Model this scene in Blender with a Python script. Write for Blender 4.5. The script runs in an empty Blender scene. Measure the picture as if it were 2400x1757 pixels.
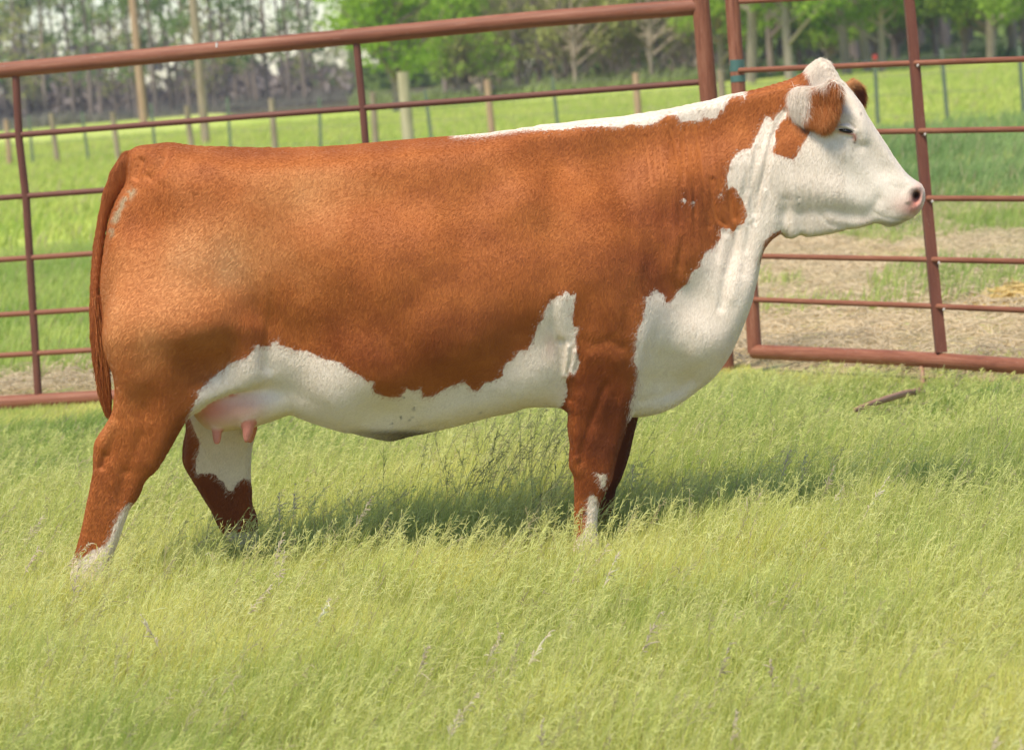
import bpy, math, random, os
import numpy as np
from mathutils import Vector, Matrix

# ------------------------------------------------------------------ camera, sky, sun
SC = bpy.context.scene
COL = SC.collection
R = math.radians
FPX = 7200.0; CU, CV = 1200.0, 878.5            # focal length and centre in photo pixels
CAM_H = 1.53; PITCH = 5.9; ROLL = -4.7
cam_d = bpy.data.cameras.new('camera'); cam = bpy.data.objects.new('camera', cam_d); COL.objects.link(cam)
cam.location = (0, 0, CAM_H)
ROT = Matrix.Rotation(R(90 - PITCH), 3, 'X') @ Matrix.Rotation(R(ROLL), 3, 'Z')
cam.rotation_euler = ROT.to_euler()
cam_d.sensor_width = 36; cam_d.lens = 108; cam_d.clip_end = 2000
cam_d.dof.use_dof = True; cam_d.dof.focus_distance = 8.75; cam_d.dof.aperture_fstop = 6.3
SC.camera = cam

HAZE = .0005
SUN = Vector((-0.33, -0.42, 0.98)).normalized()   # towards the sun
w = bpy.data.worlds.new('World'); SC.world = w; w.use_nodes = True
nt = w.node_tree; bg = nt.nodes['Background']
sky = nt.nodes.new('ShaderNodeTexSky'); sky.sky_type = 'NISHITA'; sky.sun_disc = False
sky.sun_elevation = math.asin(SUN.z); sky.sun_rotation = math.atan2(SUN.x, SUN.y)
sky.dust_density = .3; sky.air_density = 1.0; sky.ozone_density = 2.0
nt.links.new(sky.outputs[0], bg.inputs[0]); bg.inputs[1].default_value = 0.15
sl = bpy.data.lights.new('sun', 'SUN'); so = bpy.data.objects.new('sun', sl); COL.objects.link(so)
sl.energy = 4.4; sl.angle = R(18); sl.color = (1.0, 0.92, 0.78)
so.rotation_euler = (-SUN).to_track_quat('-Z', 'Y').to_euler()
SC.view_settings.view_transform = 'Standard'; SC.view_settings.look = 'None'
SC.view_settings.exposure = 0.25; SC.view_settings.gamma = 1.0
SC.render.engine = 'CYCLES'
SC.cycles.max_bounces = 6; SC.cycles.transparent_max_bounces = 6

rng = np.random.default_rng(7)
random.seed(7)
RM = np.array(ROT)

def P(u, v, Y):
    """photo pixel (arrays) at the plane y=Y -> world"""
    u = np.asarray(u, float); v = np.asarray(v, float)
    d = np.stack([(u-CU)/FPX, -(v-CV)/FPX, -np.ones_like(u*v)], -1) @ RM.T
    t = np.asarray(Y, float)/d[..., 1]
    return d*t[..., None] + np.array([0, 0, CAM_H])

def proj(p):
    """world -> photo pixel"""
    q = (np.asarray(p, float) - np.array([0, 0, CAM_H])) @ RM
    return CU + FPX*q[..., 0]/-q[..., 2], CV - FPX*q[..., 1]/-q[..., 2]

# ------------------------------------------------------------------ helpers
def tag(o, label=None, cat=None, group=None, kind=None):
    if label: o['label'] = label
    if cat: o['category'] = cat
    if group: o['group'] = group
    if kind: o['kind'] = kind
    return o

def empty(name, loc=(0, 0, 0)):
    o = bpy.data.objects.new(name, None); COL.objects.link(o); o.location = loc; o.empty_display_size = .1
    return o

def link(o, parent=None):
    COL.objects.link(o)
    if parent:
        o.parent = parent
        o.matrix_parent_inverse = Matrix.Translation(-parent.location) if parent.type == 'EMPTY' else Matrix()
    return o

def mesh_obj(name, V, F, mat, parent=None, smooth=True):
    me = bpy.data.meshes.new(name)
    V = np.asarray(V, np.float32)
    if isinstance(F, np.ndarray):
        n, k = F.shape
        me.vertices.add(len(V)); me.vertices.foreach_set('co', V.ravel())
        me.loops.add(n*k); me.loops.foreach_set('vertex_index', F.astype(np.int32).ravel())
        me.polygons.add(n); me.polygons.foreach_set('loop_start', np.arange(0, n*k, k, dtype=np.int32))
        me.update(calc_edges=True)
    else:
        me.from_pydata([tuple(map(float, q)) for q in V], [], F); me.update()
    if smooth:
        me.polygons.foreach_set('use_smooth', np.ones(len(me.polygons), bool))
    if mat: me.materials.append(mat)
    o = bpy.data.objects.new(name, me)
    return link(o, parent)

class MB:
    """collects tubes and boxes into one mesh"""
    def __init__(s): s.V = []; s.F = []
    def tube(s, pts, rad, n=10, cap=True, flat=1.0, flatdir=None):
        pts = [Vector(p) for p in pts]; m = len(pts)
        rad = [rad]*m if np.isscalar(rad) else list(rad)
        base = len(s.V); prev = None
        for i, p in enumerate(pts):
            t = (pts[min(i+1, m-1)] - pts[max(i-1, 0)]).normalized()
            if flatdir is not None: a = Vector(flatdir)
            else: a = prev if prev is not None else (Vector((0, 0, 1)) if abs(t.z) < .9 else Vector((1, 0, 0)))
            x = (a - t*a.dot(t)).normalized(); y = t.cross(x); prev = x
            for k in range(n):
                c = 2*math.pi*k/n
                s.V.append(p + x*math.cos(c)*rad[i] + y*math.sin(c)*rad[i]*flat)
        for i in range(m-1):
            for k in range(n):
                a = base+i*n+k; b = base+i*n+(k+1) % n
                s.F.append((a, b, b+n, a+n))
        if cap:
            s.F.append(tuple(range(base+n-1, base-1, -1))); s.F.append(tuple(range(base+(m-1)*n, base+m*n)))
        return s
    def box(s, c, dx, dy, dz):
        """c centre, half vectors"""
        c, dx, dy, dz = map(Vector, (c, dx, dy, dz)); b = len(s.V)
        for i in (-1, 1):
            for j in (-1, 1):
                for k in (-1, 1): s.V.append(c+dx*i+dy*j+dz*k)
        for f in ((0, 1, 3, 2), (4, 6, 7, 5), (0, 4, 5, 1), (2, 3, 7, 6), (0, 2, 6, 4), (1, 5, 7, 3)):
            s.F.append(tuple(b+q for q in f))
        return s
    def build(s, name, mat, parent=None, smooth=True):
        o = mesh_obj(name, s.V, s.F, mat, parent, smooth)
        if smooth:
            try: o.data.set_sharp_from_angle(angle=R(40))
            except Exception: pass
        return o

def hair_obj(name, pos, rad, mat, parent=None, attrs=None):
    """pos (n,k,3), rad (n,k): real curve geometry"""
    n, k, _ = pos.shape
    cu = bpy.data.hair_curves.new(name)
    cu.add_curves([k]*n)
    cu.attributes['position'].data.foreach_set('vector', np.ascontiguousarray(pos, np.float32).ravel())
    ra = cu.attributes.get('radius') or cu.attributes.new('radius', 'FLOAT', 'POINT')
    ra.data.foreach_set('value', np.ascontiguousarray(rad, np.float32).ravel())
    for an, val in (attrs or {}).items():
        if val.ndim == 2:
            a = cu.attributes.new(an, 'FLOAT_COLOR', 'CURVE')
            c4 = np.ones((n, 4), np.float32); c4[:, :3] = val
            a.data.foreach_set('color', c4.ravel())
        else:
            a = cu.attributes.new(an, 'FLOAT', 'CURVE'); a.data.foreach_set('value', val.astype(np.float32))
    cu.materials.append(mat)
    o = bpy.data.objects.new(name, cu)
    return link(o, parent)

# ------------------------------------------------------------------ node helpers
class NT:
    def __init__(s, name):
        s.m = bpy.data.materials.new(name); s.m.use_nodes = True
        s.t = s.m.node_tree; s.b = s.t.nodes['Principled BSDF']; s.out = s.t.nodes['Material Output']
    def n(s, typ, **kw):
        q = s.t.nodes.new(typ)
        for k, v in kw.items():
            if k.startswith('i_'): q.inputs[k[2:].replace('_', ' ')].default_value = v
            else: setattr(q, k, v)
        return q
    def l(s, a, b): s.t.links.new(a, b)
    def noise(s, scale, detail=4, rough=.55, vec=None, dist=0.0):
        q = s.n('ShaderNodeTexNoise'); q.inputs['Scale'].default_value = scale
        q.inputs['Detail'].default_value = detail; q.inputs['Roughness'].default_value = rough
        q.inputs['Distortion'].default_value = dist
        if vec: s.l(vec, q.inputs['Vector'])
        return q.outputs['Fac']
    def coords(s, scale=(1, 1, 1), rot=(0, 0, 0)):
        g = s.n('ShaderNodeNewGeometry'); m = s.n('ShaderNodeMapping')
        m.inputs['Scale'].default_value = scale; m.inputs['Rotation'].default_value = rot
        s.l(g.outputs['Position'], m.inputs['Vector']); return m.outputs[0]
    def math(s, op, a, b=None, c=None, clamp=False):
        q = s.n('ShaderNodeMath', operation=op); q.use_clamp = clamp
        for i, x in enumerate((a, b, c)):
            if x is None: continue
            if isinstance(x, (int, float)): q.inputs[i].default_value = x
            else: s.l(x, q.inputs[i])
        return q.outputs[0]
    def ramp(s, fac, stops):
        q = s.n('ShaderNodeValToRGB'); e = q.color_ramp.elements
        while len(e) < len(stops): e.new(.5)
        for x, (p, c) in zip(e, stops):
            x.position = p; x.color = (*c, 1) if not np.isscalar(c) else (c, c, c, 1)
        s.l(fac, q.inputs[0]); return q.outputs[0]
    def smooth(s, x, lo, hi):
        q = s.n('ShaderNodeMapRange', interpolation_type='SMOOTHSTEP')
        q.inputs[1].default_value = lo; q.inputs[2].default_value = hi
        s.l(x, q.inputs[0]); return q.outputs[0]
    def mix(s, fac, a, b, mode='MIX'):
        q = s.n('ShaderNodeMix', data_type='RGBA', blend_type=mode)
        for i, x in ((0, fac), (6, a), (7, b)):
            if isinstance(x, (int, float)): q.inputs[i].default_value = x
            elif isinstance(x, tuple): q.inputs[i].default_value = (*x, 1)
            else: s.l(x, q.inputs[i])
        return q.outputs[2]
    def attr(s, name): return s.n('ShaderNodeAttribute', attribute_name=name)
    def bump(s, h, dist, strength=1.0):
        q = s.n('ShaderNodeBump'); q.inputs['Distance'].default_value = dist; q.inputs['Strength'].default_value = strength
        s.l(h, q.inputs['Height']); s.l(q.outputs[0], s.b.inputs['Normal']); return q
    def set(s, **kw):
        for k, v in kw.items():
            q = s.b.inputs[k.replace('_', ' ')]
            if isinstance(v, (int, float)): q.default_value = v
            elif isinstance(v, tuple): q.default_value = (*v, 1)
            else: s.l(v, q)
        return s.m

def smoothstep(x, a, b):
    t = np.clip((x-a)/(b-a), 0, 1); return t*t*(3-2*t)

def vnoise(x, y, z=None, seed=0):
    """smooth value noise in numpy"""
    r = np.random.default_rng(seed); tab = r.random(4096).astype(np.float32)
    z = np.zeros_like(x) if z is None else z
    xi, yi, zi = np.floor(x).astype(int), np.floor(y).astype(int), np.floor(z).astype(int)
    fx, fy, fz = x-xi, y-yi, z-zi
    fx, fy, fz = [f*f*(3-2*f) for f in (fx, fy, fz)]
    def h(i, j, k): return tab[((i*73856093) ^ (j*19349663) ^ (k*83492791)) & 4095]
    o = 0
    for a in (0, 1):
        for b in (0, 1):
            for c in (0, 1):
                o = o + h(xi+a, yi+b, zi+c)*(fx if a else 1-fx)*(fy if b else 1-fy)*(fz if c else 1-fz)
    return o

# ------------------------------------------------------------------ ground
def ground_d(v, hz): return FPX*CAM_H/(v-hz)
m = NT('pasture_ground')
xyz = m.n('ShaderNodeSeparateXYZ'); gp = m.n('ShaderNodeNewGeometry').outputs['Position']; m.l(gp, xyz.inputs[0])
X_, Yc = xyz.outputs[0], xyz.outputs[1]
n1 = m.noise(.35, 5, .6, m.coords((1, .35, 1))); n2 = m.noise(3.0, 5, .65, m.coords((1, .5, 1))); n3 = m.noise(.06, 3, .5, m.coords((1, .8, 1)))
n4 = m.noise(30, 3, .6)
yd = m.math('ADD', Yc, m.math('MULTIPLY', m.math('SUBTRACT', n1, .5), 5.0))
soil = m.ramp(n4, [(.3, (.045, .04, .018)), (.7, (.10, .11, .035))])
straw = m.ramp(n2, [(.3, (.36, .29, .14)), (.55, (.62, .48, .27)), (.8, (.74, .59, .38))])
weed = m.ramp(n2, [(.3, (.19, .28, .06)), (.7, (.35, .44, .13))])
past = m.ramp(m.math('ADD', m.math('MULTIPLY', n1, .55), m.math('MULTIPLY', n2, .45)), [(.32, (.27, .37, .05)), (.5, (.40, .49, .08)), (.68, (.52, .56, .15))])
past = m.mix(m.smooth(n3, .45, .7), past, (.56, .57, .19))
# right side: straw litter from the gates to about 27 m, then a green weedy band, then bright pasture
patch = m.smooth(m.math('ADD', m.math('MULTIPLY', n1, .5), m.math('MULTIPLY', n2, .5)), .44, .58)
littered = m.mix(patch, straw, weed)
side = m.smooth(X_, -1.5, 1.2)
lit_end = m.math('ADD', m.math('MULTIPLY', side, 9.5), 17.5)
gl_ = m.math('MULTIPLY', m.math('MAXIMUM', m.math('SUBTRACT', X_, .9), 0), 1.43)
fac1 = m.smooth(m.math('ADD', m.math('ADD', Yc, m.math('MULTIPLY', m.math('SUBTRACT', n2, .5), 1.2)), gl_), 13.9, 14.5)
c = m.mix(fac1, soil, littered)
diff = m.math('SUBTRACT', yd, lit_end)
c = m.mix(m.smooth(diff, -.8, 1.2), c, m.mix(side, past, weed))
c = m.mix(m.smooth(yd, 37, 43), c, past)
wood_edge = m.math('SUBTRACT', yd, m.math('MULTIPLY_ADD', m.smooth(X_, -14, -8), -36.0, 146.0))
c = m.mix(m.smooth(wood_edge, 0, 6), c, m.ramp(n2, [(.3, (.06, .055, .03)), (.7, (.15, .13, .08))]))
m.bump(n2, .05, .6)
GROUND = m.set(Base_Color=c, Roughness=.95, Specular_IOR_Level=.1)
g = MB()
xs = [-200, -60, -12, 12, 60, 200]; ys = [-40, 0, 14, 40, 120, 420]
V = [(x, y, 0) for y in ys for x in xs]; Fq = [(j*6+i, j*6+i+1, j*6+i+7, j*6+i+6) for j in range(5) for i in range(5)]
tag(mesh_obj('ground', V, Fq, GROUND), kind='structure')

# ------------------------------------------------------------------ grass
def blade_mat(name, tr=.45, rough=.5):
    m = NT(name); a = m.attr('hcol').outputs['Color']
    d = m.n('ShaderNodeBsdfDiffuse'); t = m.n('ShaderNodeBsdfTranslucent'); gl = m.n('ShaderNodeBsdfGlossy'); gl.inputs['Roughness'].default_value = rough
    m.l(a, d.inputs[0]); m.l(a, t.inputs[0]); gl.inputs[0].default_value = (.9, .95, .8, 1)
    x = m.n('ShaderNodeMixShader'); x.inputs[0].default_value = tr; m.l(d.outputs[0], x.inputs[1]); m.l(t.outputs[0], x.inputs[2])
    x2 = m.n('ShaderNodeMixShader'); x2.inputs[0].default_value = .05; m.l(x.outputs[0], x2.inputs[1]); m.l(gl.outputs[0], x2.inputs[2])
    m.l(x2.outputs[0], m.out.inputs[0]); return m.m
GRASSM = blade_mat('grass_blade', .5); SEEDM = blade_mat('grass_seed', .42)
STRAWM = blade_mat('straw', .2)

def in_view(n, y0, y1, margin=.45, pw=1.0):
    """random ground points across the picture's width (and a margin) between two distances"""
    y = y0+(y1-y0)*rng.random(n)**pw; hw = y/6.0+margin
    # denser where the strip is wide
    return rng.uniform(-1, 1, n)*hw, y
def blades(x, y, h, wd, col, lean=.35, k=5, wind=(.75, .05), curl=.6):
    n = len(x); s = np.linspace(0, 1, k)[None, :]
    a = rng.uniform(0, 2*math.pi, n); L = h[:, None]
    bx = (np.cos(a)*lean*rng.random(n)+wind[0]*lean*rng.uniform(.2, 1.4, n))[:, None]; by = (np.sin(a)*lean*rng.random(n)+wind[1])[:, None]
    cu_ = (rng.random(n)**2*curl)[:, None]
    pos = np.empty((n, k, 3))
    pos[..., 0] = x[:, None]+L*bx*(s*.5+s*s*(.5+cu_)); pos[..., 1] = y[:, None]+L*by*(s*.5+s*s*(.5+cu_)); pos[..., 2] = L*(s-cu_*.45*s**3)
    r = wd[:, None]*.5*(1-s**2*.92)
    return pos, r
def gcol(x, y, n, base, var):
    """green to straw-yellow patches"""
    p = vnoise(x*1.1+40, y*.8, None, 41)*.6+vnoise(x*4, y*3, None, 42)*.4; q = np.clip(p+rng.normal(0, .18, n), 0, 1)[:, None]
    g0, g1 = np.array(base[0]), np.array(base[1]); c = g0*(1-q)+g1*q
    dry = (rng.random(n) < .07)[:, None]; c = np.where(dry, np.array([.50, .42, .22]), c)
    return c*rng.uniform(1-var, 1+var, n)[:, None]

def tall(name, n, y0, y1, h0, h1, w0, dens=None):
    x, y = in_view(n, y0, y1, .5, .85)
    keep = y < np.where(x > 1.1, 14.0-1.43*(x-1.1), np.where(x > -.4, 14.3, 15.0)); x, y = x[keep], y[keep]; n = len(x)
    f = vnoise(x*.9, y*.7, None, 51)*.5+vnoise(x*5, y*3, None, 52)*.5
    skid = 1-.72*np.exp(-((x-1.42)/.32)**4-((y-11.7)/1.1)**4)
    h = rng.uniform(h0, h1, n)*(.5+1.0*f)*skid*np.clip(1-(y+np.clip(x-.9, 0, 1.3)*1.1-11.0)*.30, .2, 1)
    pos, r = blades(x, y, h, np.full(n, w0)*rng.uniform(.6, 1.3, n), None)
    o = hair_obj(name, pos, r, GRASSM, None, {'hcol': gcol(x, y, n, ((.31, .43, .07), (.85, .80, .24)), .2)})
    return tag(o, kind='stuff')
tall('tall_grass', 300000, 4.2, 9.4, .09, .20, .0028)
tall('tall_grass', 200000, 9.0, 15.0, .08, .19, .0036)
# under-layer
x, y = in_view(90000, 4.2, 14.6, .5); y = np.where((y > 12.2) & (x > .5) | (y > 13.9), y-2.5, y); skid = 1-.7*np.exp(-((x-1.42)/.32)**4-((y-11.7)/1.1)**4); pos, r = blades(x, y, skid*rng.uniform(.05, .13, 90000), np.full(90000, .005), None, lean=.8)
tag(hair_obj('short_grass', pos, r, GRASSM, None, {'hcol': gcol(x, y, 90000, ((.22, .34, .05), (.52, .56, .12)), .3)}), kind='stuff')

# seeding stems with panicles, leaning with the wind
def panicles(name, n, y0, y1, h0, h1, col, br=11, margin=.45, xy=None, blen=.030, wr=.00075):
    x, y = in_view(n, y0, y1, margin, .85) if xy is None else xy
    h = rng.uniform(h0, h1, n)*(.8+.4*vnoise(x*.9, y*.7, None, 51))*(1-.72*np.exp(-((x-1.42)/.32)**4-((y-11.7)/1.1)**4))*np.clip(1-(y+np.clip(x-.9, 0, 1.3)*1.1-11.0)*.28, .25, 1)
    pos, r = blades(x, y, h, np.full(n, .0016), None, lean=.40, k=6, wind=(1.0, .05), curl=.3)
    r = np.maximum(r, .0005)
    c = gcol(x, y, n, col, .2)
    # side branches over the top 35 %
    sidx = np.repeat(np.arange(n), br); m = len(sidx)
    t = rng.uniform(.68, 1.0, m); f = t*5; i = np.minimum(f.astype(int), 4); fr = (f-i)[:, None]
    p0 = pos[sidx, i]*(1-fr)+pos[sidx, i+1]*fr; tg = pos[sidx, i+1]-pos[sidx, i]; tg /= np.linalg.norm(tg, axis=1)[:, None]
    d = tg*.75+rng.normal(0, .42, (m, 3)); d[:, 0] += .15
    L = blen*(1.15-t)*2.2*rng.uniform(.5, 1.3, m)
    s = np.array([0, .5, 1])[None, :, None]; bp = p0[:, None]+d[:, None]*s*L[:, None, None]; bp[:, :, 2] -= (s[..., 0]**2)*L[:, None]*.3
    rb = np.tile(np.array([.35, 1.0, .45]), (m, 1))*wr*rng.uniform(.7, 1.4, m)[:, None]
    tag(hair_obj(name, pos, r, SEEDM, None, {'hcol': c*.9}), kind='stuff')
    tag(hair_obj(name, bp, rb, SEEDM, None, {'hcol': np.clip(c[sidx]*rng.uniform(.8, 1.25, m)[:, None], 0, .8)}), kind='stuff')
SEEDC = ((.52, .57, .14), (.82, .76, .28))
panicles('seeding_grass', 9500, 4.2, 9.2, .16, .28, SEEDC)
panicles('seeding_grass', 8000, 9.0, 13.6, .16, .28, SEEDC, br=8, wr=.0010)
# darker grass heads behind the belly, left of the forelegs
a = P(1180, 1230, 9.5); x = rng.normal(a[0]-.02, .17, 110); y = rng.normal(9.7, .35, 110)
panicles('dark_seeding_grass', 110, 0, 0, .28, .42, ((.17, .21, .07), (.27, .26, .12)), br=12, xy=(x, y), blen=.03)
# a few bleached heads in the foreground
x, y = in_view(70, 4.8, 9.5, .2); panicles('pale_seeding_grass', 70, 0, 0, .2, .30, ((.62, .50, .34), (.72, .58, .42)), br=26, xy=(x, y), blen=.025, wr=.0013)

# shorter grass and weeds beyond the gates
n = 90000; x, y = in_view(n, 14.3, 30, .6, .8); k1 = vnoise(x*1.1, y*.45, None, 61)*.75+.25*vnoise(x*3, y*1.2, None, 63)+.25*smoothstep(-x, -1.2, 1.5)
keep = (y > 16.3) & ((k1 > .45) | (y > 26) | ((x < -.8) & (y > 17.6))) & (rng.random(n) < .8); x, y = x[keep], y[keep]; n = len(x)
pos, r = blades(x, y, rng.uniform(.05, .16, n), np.full(n, .009), None, k=4)
tag(hair_obj('pasture_grass', pos, r, GRASSM, None, {'hcol': gcol(x, y, n, ((.24, .36, .06), (.56, .60, .16)), .25)}), kind='stuff')
n = 60000; x, y = in_view(n, 25, 42, .6); keep = (x > -.5+rng.normal(0, .6, n)) ; x, y = x[keep], y[keep]; n = len(x)
pos, r = blades(x, y, rng.uniform(.12, .32, n)*(.5+vnoise(x*.8, y*.5, None, 62)), np.full(n, .016), None, k=4)
tag(hair_obj('weeds', pos, r, GRASSM, None, {'hcol': gcol(x, y, n, ((.18, .30, .07), (.36, .47, .15)), .3)}), kind='stuff')
n = 60000; x, y = in_view(n, 30, 95, 1.5, .8); pos, r = blades(x, y, rng.uniform(.08, .22, n), np.full(n, .03), None, k=3)
tag(hair_obj('far_pasture_grass', pos, r, GRASSM, None, {'hcol': gcol(x, y, n, ((.34, .45, .06), (.62, .62, .16)), .2)}), kind='stuff')
# trampled straw
n = 62000; x, y = in_view(n, 12.7, 27, .6, .8); k1 = vnoise(x*.8, y*.35, None, 61)
keep = ((x > -1.2) | (y < 17.5)) & ((k1 < .66) | (y < 16.2)) & ((x > -.4) | (y > 15.6)) & (y > 14.35-1.43*np.clip(x-1.0, 0, 3)); x, y = x[keep], y[keep]; n = len(x)
a = rng.uniform(0, 6.28, n); L = rng.uniform(.06, .22, n); s = np.linspace(-.5, .5, 3)[None, :]
pos = np.stack([x[:, None]+np.cos(a)[:, None]*L[:, None]*s, y[:, None]+np.sin(a)[:, None]*L[:, None]*s, .012+rng.random(n)[:, None]*.05*np.ones((1, 3))+.03*(1-4*s*s)*rng.random(n)[:, None]], -1)
tag(hair_obj('straw_litter', pos, np.full((n, 3), .0024), STRAWM, None, {'hcol': np.array([.74, .58, .37])*rng.uniform(.6, 1.1, n)[:, None]}), kind='stuff')
# small heap of bright straw at the right edge
n = 900; c0 = P(2385, 752, 16.3); x = rng.normal(c0[0], .14, n); y = rng.normal(16.3, .25, n)
hh = .09*np.exp(-((x-c0[0])/.16)**2-((y-16.3)/.3)**2); a = rng.uniform(0, 6.28, n); L = rng.uniform(.03, .12, n)
pos = np.stack([x[:, None]+np.cos(a)[:, None]*L[:, None]*s, y[:, None]+np.sin(a)[:, None]*L[:, None]*s, (hh*rng.uniform(.3, 1.1, n))[:, None]+.02*s*rng.normal(0, 1, n)[:, None]+.02], -1)
tag(hair_obj('straw_heap', pos, np.full((n, 3), .004), STRAWM, None, {'hcol': np.array([.70, .50, .18])*rng.uniform(.6, 1.2, n)[:, None]}),
    'small heap of orange-yellow straw behind the right gate panel', 'straw heap', kind='thing')

# ------------------------------------------------------------------ steel gates
def steel(name, c0, c1, c2):
    m = NT(name); a = m.noise(9, 6, .65); b = m.noise(70, 4, .7); d = m.noise(2.2, 3, .5)
    f = m.math('ADD', m.math('MULTIPLY', a, .55), m.math('ADD', m.math('MULTIPLY', b, .25), m.math('MULTIPLY', d, .2)))
    c = m.ramp(f, [(.3, c0), (.5, c1), (.72, c2)]); m.bump(b, .0012, .5)
    c = m.mix(m.smooth(m.noise(38, 3, .5), .70, .74), c, (.42, .30, .25))
    return m.set(Base_Color=c, Roughness=.6, Specular_IOR_Level=.35)
RUST = steel('rusty_red_steel', (.10, .032, .018), (.25, .086, .044), (.42, .20, .12))
RUST2 = steel('dark_rusty_steel', (.08, .028, .018), (.16, .055, .036), (.25, .10, .07))
mm = NT('grey_mark'); WHITEM = mm.set(Base_Color=(.6, .55, .5), Roughness=.7)
mm = NT('green_tape'); TAPEM = mm.set(Base_Color=(.07, .15, .125), Roughness=.5)

YA = lambda u: 15.1-.93*u/1700
A = empty('gate', tuple(P(0, 945, YA(0)))); A.location.z = 0
tag(A, 'long rust-red pipe gate behind the cow with heavy top rail', 'gate')
def pa(u, v, Yf=YA, dy=0): return P(u, v, Yf(u)+dy)
def zrun(u0, v0, u1, Yf=YA):
    """level rail starting at pixel (u0, v0), ending at column u1"""
    z = pa(u0, v0, Yf)[2]; lo, hi = -500, 2500
    for _ in range(50):
        mid = (lo+hi)/2
        if pa(u1, mid, Yf)[2] > z: lo = mid
        else: hi = mid
    return lo
post_a = [pa(1637, -60), pa(1640, 15), pa(1660, 240), pa(1701, 862)]
MB().tube([pa(-420, 166+37), pa(0, 166), pa(820, 87), pa(1250, 46), pa(1640, 16)], .0385, 20).build('top_rail', RUST, A)
MB().tube([pa(1641, -6), pa(1662, 240), pa(1701, 868)], .041, 20).build('end_post', RUST, A)
for u0, v0, u1, v1, r_ in ((0, 320, 1642, 193, .0145), (0, 464, 1664, None, .0140), (0, 609, 1676, None, .0135), (0, 738, 1686, None, .0135), (0, 833, 1695, None, .0135)):
    v1 = v1 if v1 is not None else zrun(u0, v0, u1)
    if v0 == 320: pts = [pa(-420, v0+34), pa(0, v0), pa(600, 272), pa(1100, 235), pa(u1, v1)]
    else: pts = [pa(-420, zrun(0, v0, -420)), pa(0, v0), pa(u1, v1)]
    MB().tube(pts, r_, 12).build('rail', RUST if v0 > 600 else RUST2 if v0 < 500 else RUST, A)
vb = zrun(0, 944, 1700); MB().tube([pa(-420, zrun(0, 944, -420)), pa(0, 944), pa(1696, vb)], .036, 18).build('bottom_rail', RUST, A)
for pts in ([(36, 162), (45, 330), (61, 464), (72, 640), (82, 800), (90, 930)], [(835, 96), (850, 250), (858, 350), (880, 660), (893, 888)], [(-380, 200), (-330, 960)]):
    MB().tube([pa(u, v, dy=.0) for u, v in pts], .0175 if pts[0][0] > 100 else .0195, 12).build('upright', RUST2, A)
MB().tube([pa(508, 101, dy=-.034), pa(508, 112, dy=-.038)], .006, 8).build('paint_fleck', WHITEM, A)

YB = lambda u: 14.07-(u-1765)*.00225
B = empty('gate', tuple(P(1765, 830, YB(1765)))); B.location.z = 0
tag(B, 'open rust-red gate panel in front of the cow, lower edge in the grass', 'gate')
MB().tube([pa(1712, -70, YB), pa(1720, 60, YB), pa(1733, 240, YB), pa(1758, 640, YB), pa(1769, 826, YB)], .0335, 20).build('hinge_post', RUST, B)
MB().tube([pa(1768, 824, YB), pa(2100, 838, YB), pa(2400, 858, YB), pa(2700, 880, YB)], .0335, 20).build('bottom_rail', RUST, B)
for L in ([(1735, 4), (2120, -16), (2500, -38)], [(1724, 166), (2127, 149), (2400, 139), (2650, 129)], [(1738, 323), (2065, 309), (2400, 303), (2650, 299)],
          [(1748, 470), (2170, 465), (2400, 466), (2650, 467)], [(1757, 600), (2160, 608), (2400, 613), (2650, 618)], [(1763, 702), (2170, 717), (2400, 727), (2650, 737)]):
    MB().tube([pa(u, v, YB, -.012 if L[0][1] > 100 else 0) for u, v in L], .0125, 12).build('rail', RUST, B)
# flat bar upright
q = [pa(u, v, YB, -.004) for u, v in ((2124, -60), (2136, 60), (2152, 250), (2174, 500), (2193, 700), (2206, 826))]
MB().tube(q, [.029, .0295, .030, .031, .032, .033], 4, flat=1.0, flatdir=(1, -.95, 0)).build('flat_upright', steel('brown_red_steel', (.09, .028, .017), (.16, .052, .030), (.23, .085, .052)), B, smooth=False)
for v in (147, 308, 465, 609, 718):
    u = 2143+(v-147)*.107; c_ = pa(u+6, v+6, YB, -.04); MB().tube([c_, c_+np.array([.006, -.002, -.004])], .006, 6).build('weld', WHITEM, B)
for v0, v1 in ((141, 168), (178, 193)):
    uu = 1727+(v0-141)*.06
    MB().tube([pa(uu, v0, YB), pa(uu+1, v1, YB)], .0345, 20).build('tape_band', TAPEM, B)
# skid foot under the panel
f = [(2160, 862), (2163, 905), (2150, 917), (2120, 922), (2080, 934), (2040, 947), (2000, 962)]
pts = [P(u, v, y_) for (u, v), y_ in zip(f, (13.15, 12.9, 12.6, 12.3, 12.1, 11.9, 11.8))]
MB().tube(pts[:3], .010, 8).tube(pts[1:], [.011, .013, .014, .014, .013, .010], 10, flat=.55).build('skid_foot', steel('weathered_steel', (.26, .12, .07), (.42, .22, .14), (.52, .31, .21)), B)

# ------------------------------------------------------------------ far post-and-wire fence
def wood(name, c0, c1):
    m = NT(name); f = m.noise(14, 4, .6, m.coords((1, 1, .12))); return m.set(Base_Color=m.ramp(f, [(.3, c0), (.7, c1)]), Roughness=.85)
WOOD = wood('weathered_wood', (.20, .15, .10), (.40, .31, .22)); PALE = wood('pale_wood', (.34, .29, .18), (.52, .45, .30)); TANW = wood('tan_wood', (.30, .18, .11), (.50, .33, .22))
mm = NT('green_steel_post'); TP = mm.set(Base_Color=(.13, .16, .11), Roughness=.7)
mm = NT('red_paint'); REDP = mm.set(Base_Color=(.42, .05, .04), Roughness=.6)
mm = NT('wire'); WIREM = mm.set(Base_Color=(.20, .19, .17), Roughness=.5)
YF = lambda u: 1.0/(1/65.0+(u-118)/(2215-118)*(1/43.0-1/65.0))
fence = empty('wire_fence', (float(P(118, 395, 65)[0]), 65, 0))
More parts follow.
